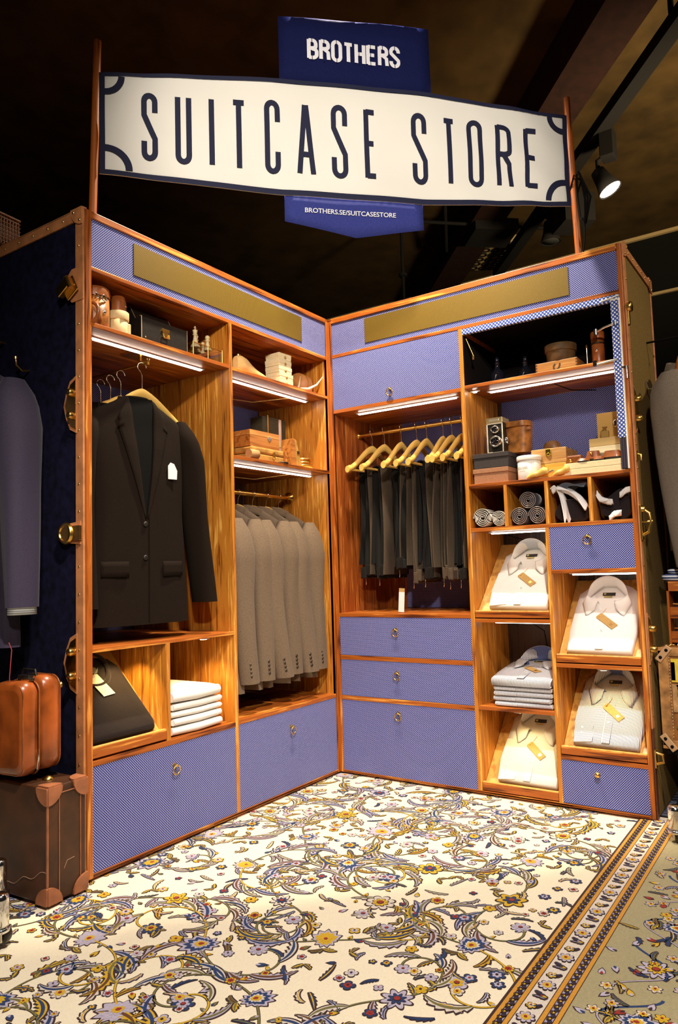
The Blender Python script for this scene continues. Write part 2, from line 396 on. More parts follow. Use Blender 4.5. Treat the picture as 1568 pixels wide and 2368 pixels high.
G().tube([(.60+.054, .23, 1.205), (Wl-.018, .23, 1.205)], .010, 12).lathe([(.026, 0), (.026, .006), (.013, .010), (.013, .022)], c=(Wl-.018, .23, 1.205), T=Matrix.Rotation(-pi/2, 4, 'Y')).build('hanging_rod', BRS, TL)
# pull-out valet rod under the shelf
G().box(.26, .34, .08, .16, 1.628, 1.634).tube([(.315, .12, 1.63), (.315, .12, 1.612), (.318, .10, 1.60), (.322, .085, 1.60)], .005).tube([(.318, .10, 1.603), (.322, .42, 1.603)], .0045).tube([(.318, .10, 1.603), (.318, .085, 1.60), (.318, .085, 1.615)], .006).build('valet_rod', BRS, TL)
G().tube([(1.14, .1, 1.628), (1.0, .2, 1.60), (.85, .3, 1.615), (.76, .36, 1.628)], .0015, 6).build('lamp_cable', TANC, TL)
G().tube([(1.14, .1, 1.291), (1.0, .2, 1.265), (.85, .3, 1.28), (.76, .36, 1.291)], .0015, 6).build('lamp_cable', TANC, TL)
# sloping board in the sweater cubby
T_sw, an_sw = slope_board(TL, .022, .31, .333, .032, .27, .29)
# leather edges, corner guards, studs and hardware on the outer left end
g = G().box(-.010, -.002, .0, .036, .02, H-.001)
for z in [.08+.082*k for k in range(23)]: g.lathe([(.004, 0), (.0025, .002), (0, .0028)], c=(-.010, .02, z), n=8, m=1, T=Matrix.Rotation(-pi/2, 4, 'Y'))
g.build('leather_edging', [LEA, BRS], TL, .002)
g = G().box(-.009, -.002, .036, .60, H-.034, H+.002).box(-.009, .004, -.002, .60, H-.002, H+.004)
for k in range(7): g.lathe([(.004, 0), (.0025, .002), (0, .0028)], c=(-.009, .1+.08*k, H-.016), n=8, m=1, T=Matrix.Rotation(-pi/2, 4, 'Y'))
g.build('leather_edging', [LEA, BRS], TL, .002)
def guard(par, u_x, y, z, sx, sy, sz, R=.055, mat=LEA, th=.004):
    """rounded leather corner: one quarter disc on the end face, one on the top"""
    g = G(); q = [(0, 0)] + [(R*cos(t), R*sin(t)) for t in [pi/2*i/8 for i in range(9)]]
    a = [Vector((u_x-sx*th, y+sy*p, z-sz*s)) for p, s in q]; b = [Vector((u_x+sx*.001, y+sy*p, z-sz*s)) for p, s in q]
    g.loft([a, b], 0, True, False)
    for p, s in ((R*.75, R*.2), (R*.2, R*.75)): g.lathe([(.0045, 0), (.003, .002), (0, .003)], c=(u_x-sx*th, y+sy*p, z-sz*s), n=8, m=1, T=Matrix.Rotation(-sx*pi/2, 4, 'Y'))
    return g.build('corner_guard', [mat, BRS], par, .0015)
guard(TL, -.010, .0, H+.004, 1, 1, 1)
def hinge_plate(par, x, y, z, s=1, h=.15, w=.05):
    """scalloped plate with two domed studs"""
    pr = [(0, -h/2), (.5*w, -h*.42), (.8*w, -h*.22), (w, 0), (.8*w, h*.22), (.5*w, h*.42), (0, h/2)]
    T = Matrix.Translation((x, y, z)) @ Matrix(((0, 0, -s, 0), (1, 0, 0, 0), (0, 1, 0, 0), (0, 0, 0, 1)))
    g = G().prism([(a*1.25, b*1.18) for a, b in pr], 0, .003, 1, T).prism([(a, b) for a, b in pr], .003, .006, 0, T)
    for dz in (-.035, .035): g.lathe([(.012, 0), (.013, .01), (.010, .018), (0, .022)], c=(x-s*.006, y+.012, z+dz), n=14, m=2, T=Matrix.Rotation(-s*pi/2, 4, 'Y'))
    return g.build('hinge_plate', [BRS, LEA, BRS], par, .001)
hinge_plate(TL, -.010, .028, 1.39); hinge_plate(TL, -.010, .028, .615)
def draw_latch(par, x, y, z, s=1, rot=0.5):
    T = Matrix.Translation((x-s*.012, y, z)) @ Matrix.Rotation(-rot, 4, 'X')
    g = G().box(-.003, .003, -.012, .045, -.028, .028, 0, T).box(-.014, .008, -.008, .058, -.016, .016, 0, T @ Matrix.Translation((-s*.008, .0, .006)))
    g.prism([(-.035, -.05), (.02, -.05), (.05, -.02), (.05, .03), (.02, .055), (-.035, .055)], 0, .003, 1, Matrix.Translation((x, y, z)) @ Matrix(((0, 0, -s, 0), (1, 0, 0, 0), (0, 1, 0, 0), (0, 0, 0, 1))))
    g.tube([T @ Vector((-s*.016, 0, -.022)), T @ Vector((-s*.016, 0, .022))], .009, m=0)
    return g.build('draw_latch', [BRS, LEA], par, .003)
draw_latch(TL, -.010, .03, 1.76)
# round lock
g = G().lathe([(.03, 0), (.034, .006), (.03, .014), (.022, .016), (.02, .011), (0, .013)], c=(-.014, .068, 1.0), n=26, T=Matrix.Rotation(-pi/2, 4, 'Y')).box(-.020, -.010, .005, .05, .978, 1.022)
g.torus((-.024, .068, 1.0), .012, .002, T=Matrix.Rotation(pi/2, 4, 'Y'))
g.prism([(-.02, -.035), (.03, -.03), (.04, 0), (.03, .03), (-.02, .035)], 0, .003, 1, Matrix.Translation((-.010, .03, 1.0)) @ Matrix(((0, 0, -1, 0), (1, 0, 0, 0), (0, 1, 0, 0), (0, 0, 0, 1))))
g.build('round_lock', [BRS, LEA], TL, .002)
p = on('L', 'x', -.004, 140, 1583)
G().lathe([(.012, 0), (.012, .004), (.005, .008), (.005, .03), (.012, .036), (.013, .045), (.006, .052), (0, .053)], c=(-.004, p.y, p.z), n=16, T=Matrix.Rotation(-pi/2, 4, 'Y')).build('coat_knob', BRS, TL)
p = on('L', 'x', -.004, 68, 858)
G().tube([(-.004, p.y, p.z), (-.03, p.y, p.z-.005), (-.05, p.y, p.z+.01), (-.052, p.y, p.z+.03)], .004).lathe([(.008, -.004), (.008, .004)], c=(-.052, p.y, p.z+.032)).build('coat_hook', BRS, TL)
HOOKL = (p.y, p.z)

# ---------------- right half
TR = empty('wardrobe_trunk', (0, 0, 0), pi/2, label='tall right half of the open wardrobe trunk, with olive outside, drawers and shirt cubbies', cat='wardrobe')
Wr = 1.277; D2 = .47
bx('side_panel', 0, .018, 0, D2, .01, H, WRED, TR)
bx('side_panel', Wr-.014, Wr-.002, 0, D2, 0, H, WIN, TR)
tag(bx('outer_cover', Wr-.002, Wr+.002, .03, D2, 0, H-.03, OLV, TR, bev=0), 'olive brown cloth covering of the right end')
bx('top_panel', 0, Wr, 0, D2, H-.018, H, WX, TR); bx('bottom_panel', 0, Wr, 0, D2, 0, .009, WX, TR)
bx('back_panel', .018, .638, .42, .43, .01, 1.98, WRED, TR, 0)
bx('back_panel', .655, Wr-.014, .34, .35, .01, 1.98, WDK, TR, 0)
bx('back_lining', .13, .638, .415, .42, .681, 1.564, FAB, TR, 0)
bx('back_lining', .675, Wr-.016, .335, .34, 1.188, 1.57, FAB, TR, 0)
bx('front_post', 0, .018, -.002, .014, 0, H-.012, WZ, TR, .002)
bx('front_post', Wr-.015, Wr+.001, -.004, .02, 0, H, WZ, TR, .003)
bx('front_rail', .018, Wr-.018, -.002, .014, H-.024, H, WX, TR, .002)
hp = bx('header_panel', .018, Wr-.015, .003, .02, 1.832, 1.976, FAB, TR, .001)
bx('grille', .195, 1.087, 0, .003, 1.854, 1.962, GRL, hp, 0)
bx('upright', .638, .655, 0, .42, .01, 1.818, WIN, TR)
shelf(TR, .018, Wr-.014, 1.832, .34, th=.015)
shelf(TR, .018, .638, 1.580, .42, th=.016)
shelf(TR, .655, Wr-.014, 1.585, .34, th=.014)
shelf(TR, .655, Wr-.014, 1.187, .34)
shelf(TR, .655, Wr-.014, 1.014, .34)
for x in (.797, .956, 1.115): bx('upright', x, x+.014, 0, .34, 1.014, 1.173, WIN, TR)
bx('upright', .951, .966, 0, .34, .009, 1.0, WIN, TR)
shelf(TR, .655, .951, .662, .34); shelf(TR, .655, .951, .329, .34)
shelf(TR, .966, Wr-.014, .844, .34); shelf(TR, .966, Wr-.014, .505, .34); shelf(TR, .966, Wr-.014, .178, .34)
shelf(TR, .018, .638, .679, .42, th=.016)
for z in (.498, .326): bx('drawer_rail', .018, .638, 0, .02, z-.018, z, WX, TR)
bx('front_rail', .018, Wr-.018, 0, .014, .001, .010, WX, TR)
drawer(TR, .018, .638, .499, .663, rz=.610, rx=.30); drawer(TR, .018, .638, .327, .480, rz=.432, rx=.30)
drawer(TR, .018, .638, .010, .308, rz=.268, rx=.30)
drawer(TR, .966, Wr-.015, .844, 1.0, rz=.958, rx=1.105)
drawer(TR, .966, Wr-.015, .012, .164, rz=.127, rx=1.095, knob=True)
drawer(TR, .018, .638, 1.580, 1.817, rz=1.625, rx=.315, name='cabinet_door')
led(TR, (.113, .062), (.59, .062), 1.564)
led(TR, (.723, .095), (1.21, .10), 1.571)
led(TR, (.70, .10), (.94, .10), 1.0); led(TR, (1.02, .08), (1.25, .08), .83)
led(TR, (.70, .10), (.94, .10), .648)
led(TR, (.67, .05), (.685, .05), 1.571)
G().tube([(.018, .21, 1.492), (.638, .21, 1.492)], .009, 12).lathe([(.018, 0), (.018, .004), (.012, .008)], c=(.018, .21, 1.492), T=Matrix.Rotation(pi/2, 4, 'Y')).build('hanging_rod', BRS, TR)
CSHD = plain('compartment_shade_black', (.006, .005, .005), .95)
G().box(.655, .657, .004, .34, 1.586, 1.792).box(.657, Wr-.016, .336, .339, 1.586, 1.816).box(.657, Wr-.016, .03, .336, 1.812, 1.816).build('compartment_shade_panel', CSHD, TR)  # near-black sheets: the shade inside the upper compartment, put in as colour
# cloth-lined frame of the open upper compartment with its struts
g = G().box(.655, 1.262, -.004, .012, 1.792, 1.815)
g.build('cloth_frame', FAB2, TR, .002)
o = G().box(1.232, 1.262, -.006, .012, 1.30, 1.80).build('cloth_frame', FAB2, TR, .002)
G().tube([(1.232, -.006, 1.797), (1.262, -.006, 1.797)], .003).tube([(1.262, -.006, 1.80), (1.262, -.006, 1.19)], .003).tube([(1.20, -.005, 1.80), (1.232, -.008, 1.803), (1.262, -.006, 1.81)], .003).build('white_piping', WHT, o)
tag(G().box(1.236, 1.262, -.005, .012, 1.19, 1.30).build('cloth_frame', striped('black_ribbed_ribbon', (.012, .01, .02), (.08, .05, .1), .008, .2), TR, .002), 'black ribbed ribbon end of the cloth frame')
G().tube([(1.17, .02, 1.70), (1.205, .0, 1.705), (1.245, -.008, 1.71)], .004).lathe([(.008, -.01), (.008, .01)], c=(1.17, .02, 1.70)).lathe([(.006, -.006), (.006, .006)], c=(1.245, -.008, 1.71)).build('flap_strut', CHR, TR)
G().tube([(1.17, .0, 1.575), (1.21, -.004, 1.578), (1.245, -.006, 1.58)], .004).box(1.16, 1.172, -.006, .004, 1.57, 1.59).build('flap_strut', CHR, TR)
G().tube([(.662, .02, 1.78), (.69, .03, 1.70)], .003).box(.686, .694, .02, .03, 1.69, 1.705).build('flap_strut', BRS, TR)
for x, y in ((.80, .04), (1.13, .04)): G().box(x-.02, x+.02, y, y+.02, 1.810, 1.817).box(x-.004, x+.006, y, y+.012, 1.80, 1.812).build('magnet_catch', BRS, TR)
# sloping boards of the four shirt cubbies
puck(TR, 1.12, .05, .490, 'R', 1.8); puck(TR, .80, .05, .314, 'R', 1.8)
SB = [slope_board(TR, .657, .949, .664, .026, .28, .31), slope_board(TR, .968, Wr-.017, .507, .028, .28, .31),
      slope_board(TR, .968, Wr-.017, .180, .028, .28, .31), slope_board(TR, .657, .949, .011, .03, .28, .31)]
# leather edges and hardware on the outer right end
XR = Wr+.002
g = G().box(XR, XR+.006, .0, .03, .3, H-.001)
for z in [.34+.085*k for k in range(19)]: g.lathe([(.004, 0), (.0025, .002), (0, .0028)], c=(XR+.006, .016, z), n=8, m=1, T=Matrix.Rotation(pi/2, 4, 'Y'))
g.build('leather_edging', [LEA, BRS], TR, .002)
bx('leather_edging', XR, XR+.005, 0, .03, 0, .3, plain('dark_edge_leather', (.10, .03, .015), .5, noise=.3), TR, .002)
g = G().box(XR, XR+.006, .03, D2, H-.03, H+.002)
for k in range(6): g.lathe([(.004, 0), (.0025, .002), (0, .0028)], c=(XR+.006, .08+.07*k, H-.015), n=8, m=1, T=Matrix.Rotation(pi/2, 4, 'Y'))
g.build('leather_edging', [LEA, BRS], TR, .002)
bx('leather_edging', XR, XR+.006, D2-.012, D2+.002, 0, H-.03, LEA, TR, .002)
guard(TR, XR+.006, .0, H+.004, -1, 1, 1); guard(TR, XR+.006, D2+.003, H+.004, -1, -1, 1)
hinge_plate(TR, XR+.006, .01, 1.40, -1); hinge_plate(TR, XR+.006, .01, .60, -1)
g = G().lathe([(.016, 0), (.02, .01), (.018, .018), (0, .022)], c=(XR+.004, .012, 1.765), n=18, T=Matrix.Rotation(pi/2, 4, 'Y')).box(XR+.003, XR+.012, .004, .022, 1.70, 1.76)
g.build('knob_catch', BRS, TR, .002)
g = G().box(XR+.004, XR+.012, .0, .028, .94, 1.06).tube([(XR+.01, .014, 1.05), (XR+.035, .014, 1.03), (XR+.04, .014, 1.0), (XR+.03, .014, .965), (XR+.01, .014, .955)], .006).tube([(XR+.01, .014, 1.0), (XR+.045, .012, 1.002)], .003)
g.lathe([(.012, 0), (.010, .012), (0, .014)], c=(XR+.01, .014, 1.045), T=Matrix.Rotation(pi/2, 4, 'Y')); g.build('draw_latch', BRS, TR, .003)
G().box(XR+.004, XR+.01, .002, .024, .17, .23).tube([(XR+.008, .012, .22), (XR+.03, .012, .215), (XR+.032, .012, .19), (XR+.008, .012, .182)], .005).build('draw_latch', BRS, TR, .002)
G().box(XR-.02, XR+.002, -.012, -.004, 1.545, 1.55).tube([(XR-.004, -.01, 1.55), (XR-.003, -.012, 1.52), (XR-.003, -.012, 1.505)], .004).build('flap_hook', CHR, TR)
G().box(XR+.005, XR+.010, .005, .018, 1.215, 1.25).tube([(XR+.008, .012, 1.24), (XR+.02, .012, 1.235), (XR+.02, .012, 1.215)], .004).build('flap_hook', BRS, TR)
p = on('R', 'x', XR, 1492, 893)
G().tube([(XR, p.y, p.z+.015), (XR+.006, p.y, p.z+.012), (XR+.012, p.y, p.z-.012), (XR+.035, p.y, p.z-.018), (XR+.05, p.y, p.z-.002), (XR+.052, p.y, p.z+.012)], .004).build('coat_hook', CHR, TR)
G().tube([(.715, .14, .998), (.74, .2, .985), (.76, .3, .97)], .002).build('lamp_cable', BLK, TR)
G().tube([(.98, .12, 1.56), (1.02, .2, 1.545), (1.08, .33, 1.56)], .002).build('lamp_cable', BLK, TR)
G().tube([(.84, .1, .645), (.842, .25, .60), (.838, .33, .45), (.83, .33, .36)], .002).build('lamp_cable', BLK, TR)

# ============================================================ banner between two poles
bA, bB = Vector((1.233, -.012, 0)), Vector((.015, 1.116, 0)); bL = (bB-bA).length; bd = (bB-bA)/bL; bn = Vector((bd.y, -bd.x, 0))
if bn.dot(CAM-bA) < 0: bn = -bn
TOP = [(0, 2.482), (.586, 2.524), (1.097, 2.537), (bL, 2.526)]; BOT = [(0, 2.143), (.580, 2.115), (1.085, 2.126), (bL, 2.177)]
def pw(tb, s):
    for (a, za), (b, zb) in zip(tb, tb[1:]):
        if s <= b: return lerp(za, zb, (s-a)/(b-a))
    return tb[-1][1]
def BP(s, z, off=0):
    t = max(0, min(1, s/bL)); w = .0016*sin(s*21+z*9)*(sin(t*pi))+.0014*sin(s*9-z*23)
    wr = (.0035*math.exp(-((s-1.5)**2)*20)+.002*math.exp(-(s-.1)**2*30))*sin((s*.8+z)*38)
    q = bA + bd*s + bn*(.02*sin(t*pi)+w+wr+off); q.z = z; return q
def sOf(px, py):
    d = fw + rt*((px-CX)/FPX) - up*((py-CY)/FPX); t = (bA-CAM).dot(bn)/d.dot(bn); q = CAM+d*t
    return (q-bA).dot(bd), q.z
NAVY = plain('navy_print', (.004, .006, .035), .8); IVR = plain('ivory_banner_cloth', (.80, .78, .72), .85, noise=.03, nsc=4)
BN = empty('banner_sign', (bA+bB)/2, label='wide ivory banner reading SUITCASE STORE with navy border, hung between two poles', cat='banner')
BN.location = (0, 0, 0)
bw = .016
g = G(); g.grid(lambda a, b: BP(a*bL, lerp(pw(BOT, a*bL), pw(TOP, a*bL), b)), 60, 14, 0)
cl = g.build('banner_cloth', IVR, BN, solid=.002, offset=1)
# navy border and corner scallops, printed on the cloth
g = G()
for t0_, t1_ in ((0, .045), (.965, 1)): g.grid(lambda a, b: BP(a*bL, lerp(pw(BOT, a*bL), pw(TOP, a*bL), lerp(t0_, t1_, b)), .003), 60, 1, 0)
for s0_, s1_ in ((0, .018), (bL-.018, bL)): g.grid(lambda a, b: BP(lerp(s0_, s1_, a), lerp(pw(BOT, s0_), pw(TOP, s0_), b), .0032), 1, 14, 0)
for cx_, top_ in ((.018, 0), (.018, 1), (bL-.018, 0), (bL-.018, 1)):
    zc = pw(TOP, cx_)-.012 if top_ else pw(BOT, cx_)+.016; sx_ = 1 if cx_ < 1 else -1; sz_ = -1 if top_ else 1
    R1, R2 = ((.062, .042) if top_ else (.085, .063))
    g.grid(lambda a, b: BP(cx_+sx_*lerp(R1, R2, b)*cos(a*pi/2), zc+sz_*lerp(R1, R2, b)*sin(a*pi/2), .004), 12, 1, 0)
g.build('navy_border', NAVY, cl)
# stroke letters
def A_(cx, cz, rx, rz, a0, a1, n=10): return [(cx+rx*cos(math.radians(a0+(a1-a0)*i/n)), cz+rz*sin(math.radians(a0+(a1-a0)*i/n))) for i in range(n+1)]
def letter(c, k):
    """centre lines in a unit box; k = height of the end curves"""
    if c == 'S': return [[(1, .74)]+A_(.5, 1-k, .5, k, 0, 180)+[(0, .70), (1, .32)]+A_(.5, k, .5, k, 0, -180)+[(0, .27)]]
    if c == 'U': return [[(0, 1)]+A_(.5, k, .5, k, 180, 360)+[(1, 1)]]
    if c == 'I': return [[(.5, 1), (.5, 0)]]
    if c == 'T': return [[(0, 1-k*.25), (1, 1-k*.25)], [(.5, 1), (.5, 0)]]
    if c == 'C': return [[(1, .72)]+A_(.5, 1-k, .5, k, 0, 180)+A_(.5, k, .5, k, 180, 360)+[(1, .28)]]
    if c == 'A': return [[(0, 0), (.46, 1)], [(.54, 1), (1, 0)], [(.16, .28), (.84, .28)]]
    if c == 'E': return [[(1, 1-k*.25), (0, 1-k*.25)], [(0, 1), (0, 0)], [(0, .51), (.85, .51)], [(0, k*.25), (1, k*.25)]]
    if c == 'O': return [A_(.5, 1-k, .5, k, 0, 180)+A_(.5, k, .5, k, 180, 360)+[(1, 1-k)]]
    if c == 'R': return [[(0, 0), (0, 1)], [(0, 1-k*.2)]+A_(.45, 1-k, .5, k*.8, 90, 0)+A_(.45, .5+k*.8, .5, k*.55, 0, -90)+[(0, .53)], [(.45, .53), (.93, .38), (1, 0)]]
    if c == 'B': return [[(0, 0), (0, 1)], [(0, 1-k*.2)]+A_(.45, 1-k, .45, k*.8, 90, 0)+A_(.45, .52+k*.6, .45, k*.5, 0, -90)+[(0, .52)], [(.4, .52)]+A_(.5, .52-k*.7, .5, k*.6, 90, 0)+A_(.5, k, .5, k*.8, 0, -90)+[(0, k*.2)]]
    if c == 'H': return [[(0, 0), (0, 1)], [(1, 0), (1, 1)], [(0, .5), (1, .5)]]
def ribbon(g, pts, hw, fn, m=0):
    """flat stroke of half width hw along pts (already in metres), mapped by fn"""
    fine = []
    for a, b in zip(pts, pts[1:]):
        k = max(1, int(math.hypot(b[0]-a[0], b[1]-a[1])/.02))
        fine += [(lerp(a[0], b[0], i/k), lerp(a[1], b[1], i/k)) for i in range(k)]
    fine.append(pts[-1]); L = []; R = []
    for i, p in enumerate(fine):
        a = fine[max(0, i-1)]; b = fine[min(len(fine)-1, i+1)]; dx, dz = b[0]-a[0], b[1]-a[1]; q = math.hypot(dx, dz) or 1
        nx, nz = -dz/q*hw, dx/q*hw; L.append(fn(p[0]+nx, p[1]+nz)); R.append(fn(p[0]-nx, p[1]-nz))
    vs = L+R; n = len(L); g.add(vs, [(i, i+1, n+i+1, n+i) for i in range(n-1)], m)
xs = [('S', 327, 365), ('U', 405, 443), ('I', 483, 495), ('T', 533, 570), ('C', 610, 646), ('A', 683, 726), ('S', 763, 800), ('E', 838, 868), ('S', 948, 983), ('T', 1019, 1051), ('O', 1077, 1113), ('R', 1143, 1181), ('E', 1210, 1243)]
hw = .0088
for c, x0, x1 in xs:
    xm = (x0+x1)/2; ym = lerp(297, 370, (xm-345)/880)
    s0_, s1_ = sOf(x0, ym)[0]+hw, sOf(x1, ym)[0]-hw; sm = (s0_+s1_)/2
    tA, tB = .195, .785; g = G()
    def fn(s, z): return BP(s, z, .004)
    zb = lerp(pw(BOT, sm), pw(TOP, sm), tA); zt = lerp(pw(BOT, sm), pw(TOP, sm), tB)
    slope = ((pw(TOP, sm+.02)+pw(BOT, sm+.02))-(pw(TOP, sm-.02)+pw(BOT, sm-.02)))/.08
    for st in letter(c, .1):
        ribbon(g, [(lerp(s0_, s1_, x) if c != 'I' else sm, lerp(zb, zt, z)) for x, z in st], hw, fn)
    g.build('letter', NAVY, cl)
# top flag and pointed bottom flag
FLC = plain('navy_flag_cloth', (.006, .009, .06), .85, noise=.15, nsc=200)
g = G(); s0_, s1_ = .583, 1.125
g.grid(lambda a, b: BP(lerp(s0_, s1_, a), lerp(pw(TOP, lerp(s0_, s1_, a))-.01, lerp(2.752, 2.782, a), b), -.004), 12, 4)
fl = g.build('top_flag', FLC, BN, solid=.002)
sA, zA = sOf(707, 147); sB, zB = sOf(923, 167); zA2 = sOf(707, 97)[1]; n = 8; wl = (sB-sA)/n; g = G()
for i, c in enumerate('BROTHERS'):
    x0 = sA+i*wl+.0078; x1 = x0+wl-.0152; zz = lerp(zA, zB, (i+.5)/n); hh = (zA2-zA)
    for st in letter(c, .22): ribbon(g, [(lerp(x0, x1, x), lerp(zz+.006, zz+hh-.006, z)) for x, z in st], .0064, lambda s, z: BP(s, z, .0005))
    if c in 'BORS':
        xc = lerp(x0, x1, .5 if c in 'OS' else .42)
        for q0, q1 in ((zz-.003, zz+.024), (zz+hh-.024, zz+hh+.003)): gw = G(); ribbon(gw, [(xc, q0), (xc, q1)], .0012, lambda s, z: BP(s, z, .0012)); gw.build('stencil_gap', FLC, fl)
    if c in 'HE': gw = G(); ribbon(gw, [(x0+.010, zz+.0), (x0+.010, zz+hh)], .0011, lambda s, z: BP(s, z, .0012)); gw.build('stencil_gap', FLC, fl)
g.build('flag_lettering', plain('white_print', (.8, .8, .85), .8), fl)
g = G(); s0_, s1_ = .590, 1.078; pk = (.817+.0, 0)
def FB(a, b):
    s = lerp(s0_, s1_, a); zt = pw(BOT, s)+.004; zl = lerp(2.028, 1.988, a/.5) if a < .5 else lerp(1.988, 2.034, (a-.5)/.5)
    return BP(s, lerp(zt, zl, b), -.004)
g.grid(FB, 16, 3); fl2 = g.build('bottom_flag', plain('blue_flag_cloth', (.035, .045, .22), .85, noise=.15, nsc=200), BN, solid=.002)
def text_mesh(txt, h, width=None, bold=0):
    c = bpy.data.curves.new('t', 'FONT'); c.body = txt; c.size = 1; c.offset = bold; c.resolution_u = 3
    o = bpy.data.objects.new('t', c); COL.objects.link(o); bpy.context.view_layer.update()
    me = bpy.data.meshes.new_from_object(o.evaluated_get(bpy.context.evaluated_depsgraph_get())); bpy.data.objects.remove(o)
    xs_ = [v.co.x for v in me.vertices]; ys_ = [v.co.y for v in me.vertices]; x0, x1, y0, y1 = min(xs_), max(xs_), min(ys_), max(ys_)
    w = width or h*(x1-x0)/(y1-y0)
    vs = [((v.co.x-x0)/(x1-x0)*w, (v.co.y-y0)/(y1-y0)*h) for v in me.vertices]; fs = [list(p.vertices) for p in me.polygons]
    bpy.data.meshes.remove(me); return vs, fs, w
sA, zA = sOf(703, 498); sB, zB = sOf(912, 510)
vs, fs, w = text_mesh('BROTHERS.SE/SUITCASESTORE', .0165, sB-sA, .012)
g = G(); g.add([BP(sA+x, lerp(zA, zB, x/w)+y, .0005) for x, y in vs], fs); g.build('flag_lettering', MATS['white_print'], fl2)
def pole(x, y, z0, x1, y1, z1, label):
    o = G().tube([(x, y, z0), (lerp(x, x1, .5), lerp(y, y1, .5), (z0+z1)/2), (x1, y1, z1)], .0125, 12).build('banner_pole', WZ); return tag(o, label, 'pole')
pole(1.245, -.03, 2.004, 1.226, -.028, 2.60, 'round wooden pole at the left end of the ivory banner')
pr_ = pole(-.03, 1.123, 2.004, -.025, 1.112, 2.62, 'round wooden pole at the right end of the ivory banner')
g = G()
for k in range(3): g.tube([(-.005+.01*k, 1.15, 2.30), (.0, 1.165+.01*k, 2.20), (-.01, 1.16, 2.13-.01*k), (-.015, 1.14, 2.14), (-.01, 1.135, 2.22), (.0, 1.14, 2.3)], .004)
g.tube([(-.02, 1.108, 2.26), (.0, 1.13, 2.30), (-.02, 1.15, 2.28), (-.04, 1.125, 2.24)], .004).tube([(-.005, 1.16, 2.14), (-.02, 1.15, 2.05), (-.03, 1.14, 2.01)], .003)
tag(g.build('cable_coil', BLK), 'loose black cable coiled around the right banner pole', 'cable')
# ============================================================ the rug
def wool(name, col, amp=.12): return plain('wool_'+name, col, .95, noise=amp, nsc=260, bmp=.3, sheen=.2)
RUGM = [wool('cream', (.86, .77, .57), .05), wool('outline', (.045, .02, .02)), wool('lilac', (.47, .42, .52)), wool('navy', (.02, .045, .13)), wool('yellow', (.62, .38, .02)),
        wool('olive', (.17, .15, .05)), wool('red', (.30, .03, .02)), wool('sage', (.36, .31, .17)), wool('gold_line', (.58, .27, .03)), wool('mauve', (.34, .32, .46)), wool('brown', (.13, .05, .02)), wool('pale', (.66, .58, .50))]
CR, OU, LI, NV, YE, OL, RE, SA, GO, MA, BR_, PA = range(12)
RG = G(); RG.box(-.05, 2.6, -1.1, 2.3, -.012, 0, CR)
class Flat:
    def __init__(s): s.k = 0
    def z(s, layer): s.k = (s.k+1) % 17; return .0003+layer*.00045+s.k*.00002
FZ = Flat()
def poly(pts, m, layer):
    z = FZ.z(layer); c = (sum(p[0] for p in pts)/len(pts), sum(p[1] for p in pts)/len(pts))
    n = len(pts); RG.add([(x, y, z) for x, y in pts]+[(c[0], c[1], z)], [(i, (i+1) % n, n) for i in range(n)], m)
def strip(c, w, m, layer, wob=0):
    """flat band along centre line c with half widths w"""
    z = FZ.z(layer); L = []; R = []
    for i, p in enumerate(c):
        a = c[max(0, i-1)]; b = c[min(len(c)-1, i+1)]; dx, dy = b[0]-a[0], b[1]-a[1]; q = math.hypot(dx, dy) or 1
        ww = w[i] if isinstance(w, list) else w; ww = (ww, ww) if not isinstance(ww, tuple) else ww
        L.append((p[0]-dy/q*ww[0], p[1]+dx/q*ww[0], z)); R.append((p[0]+dy/q*ww[1], p[1]-dx/q*ww[1], z))
    n = len(c); RG.add(L+R, [(i, i+1, n+i+1, n+i) for i in range(n-1)], m)
def clip(p): return p[1] < 1.222 or p[1] > 1.36
def leaf(x, y, a, L, W, curl, m1=LI, m2=NV, base=0, ser=5):
    N = 30; c = []; t = a; px, py = x, y
    for i in range(N+1):
        c.append((px, py)); px += cos(t)*L/N; py += sin(t)*L/N; t += curl/N
    w1 = []; w2 = []; w3 = []
    for i in range(N+1):
        q = i/N; e = sin(pi*min(1, q*.93+.07))**.8*W*(1-.35*q); saw = .75+.85*((q*ser*1.3) % 1)
        w1.append((e*saw+.0016, e*.45+.0016)); w2.append((e*saw*.82, e*.32)); w3.append((e*.5, e*.02))
    w1 = [(a+.0012, b+.0012) for a, b in w1]; strip(c, w1, OU, base); strip(c, w2, m1, base+1); strip(c, w3, m2, base+2)
def flower(x, y, r, n, mo=LI, mi=YE, mc=RE, base=0, sharp=0, a0=0, ol=OU):
    def ring(R, dp, sh, off=0, N=None):
        N = N or n*8; o = []
        for i in range(N):
            th = 2*pi*i/N; f = abs(cos(n*(th+off)/2)); f = f**.5 if not sh else f**1.4
            o.append((x+R*(1-dp+dp*f)*cos(th+a0), y+R*(1-dp+dp*f)*sin(th+a0)))
        return o
    poly(ring(r*1.1+.0012, .38, sharp), ol, base); poly(ring(r, .42, sharp), mo, base+1)
    poly(ring(r*.62, .4, sharp), OU if r > .03 else mi, base+2)
    if r > .02: poly(ring(r*.54, .42, sharp), mi, base+3); poly(ring(r*.27, .2, 0), OU, base+4)
    poly(ring(r*.2, .1, 0), mc, base+5)
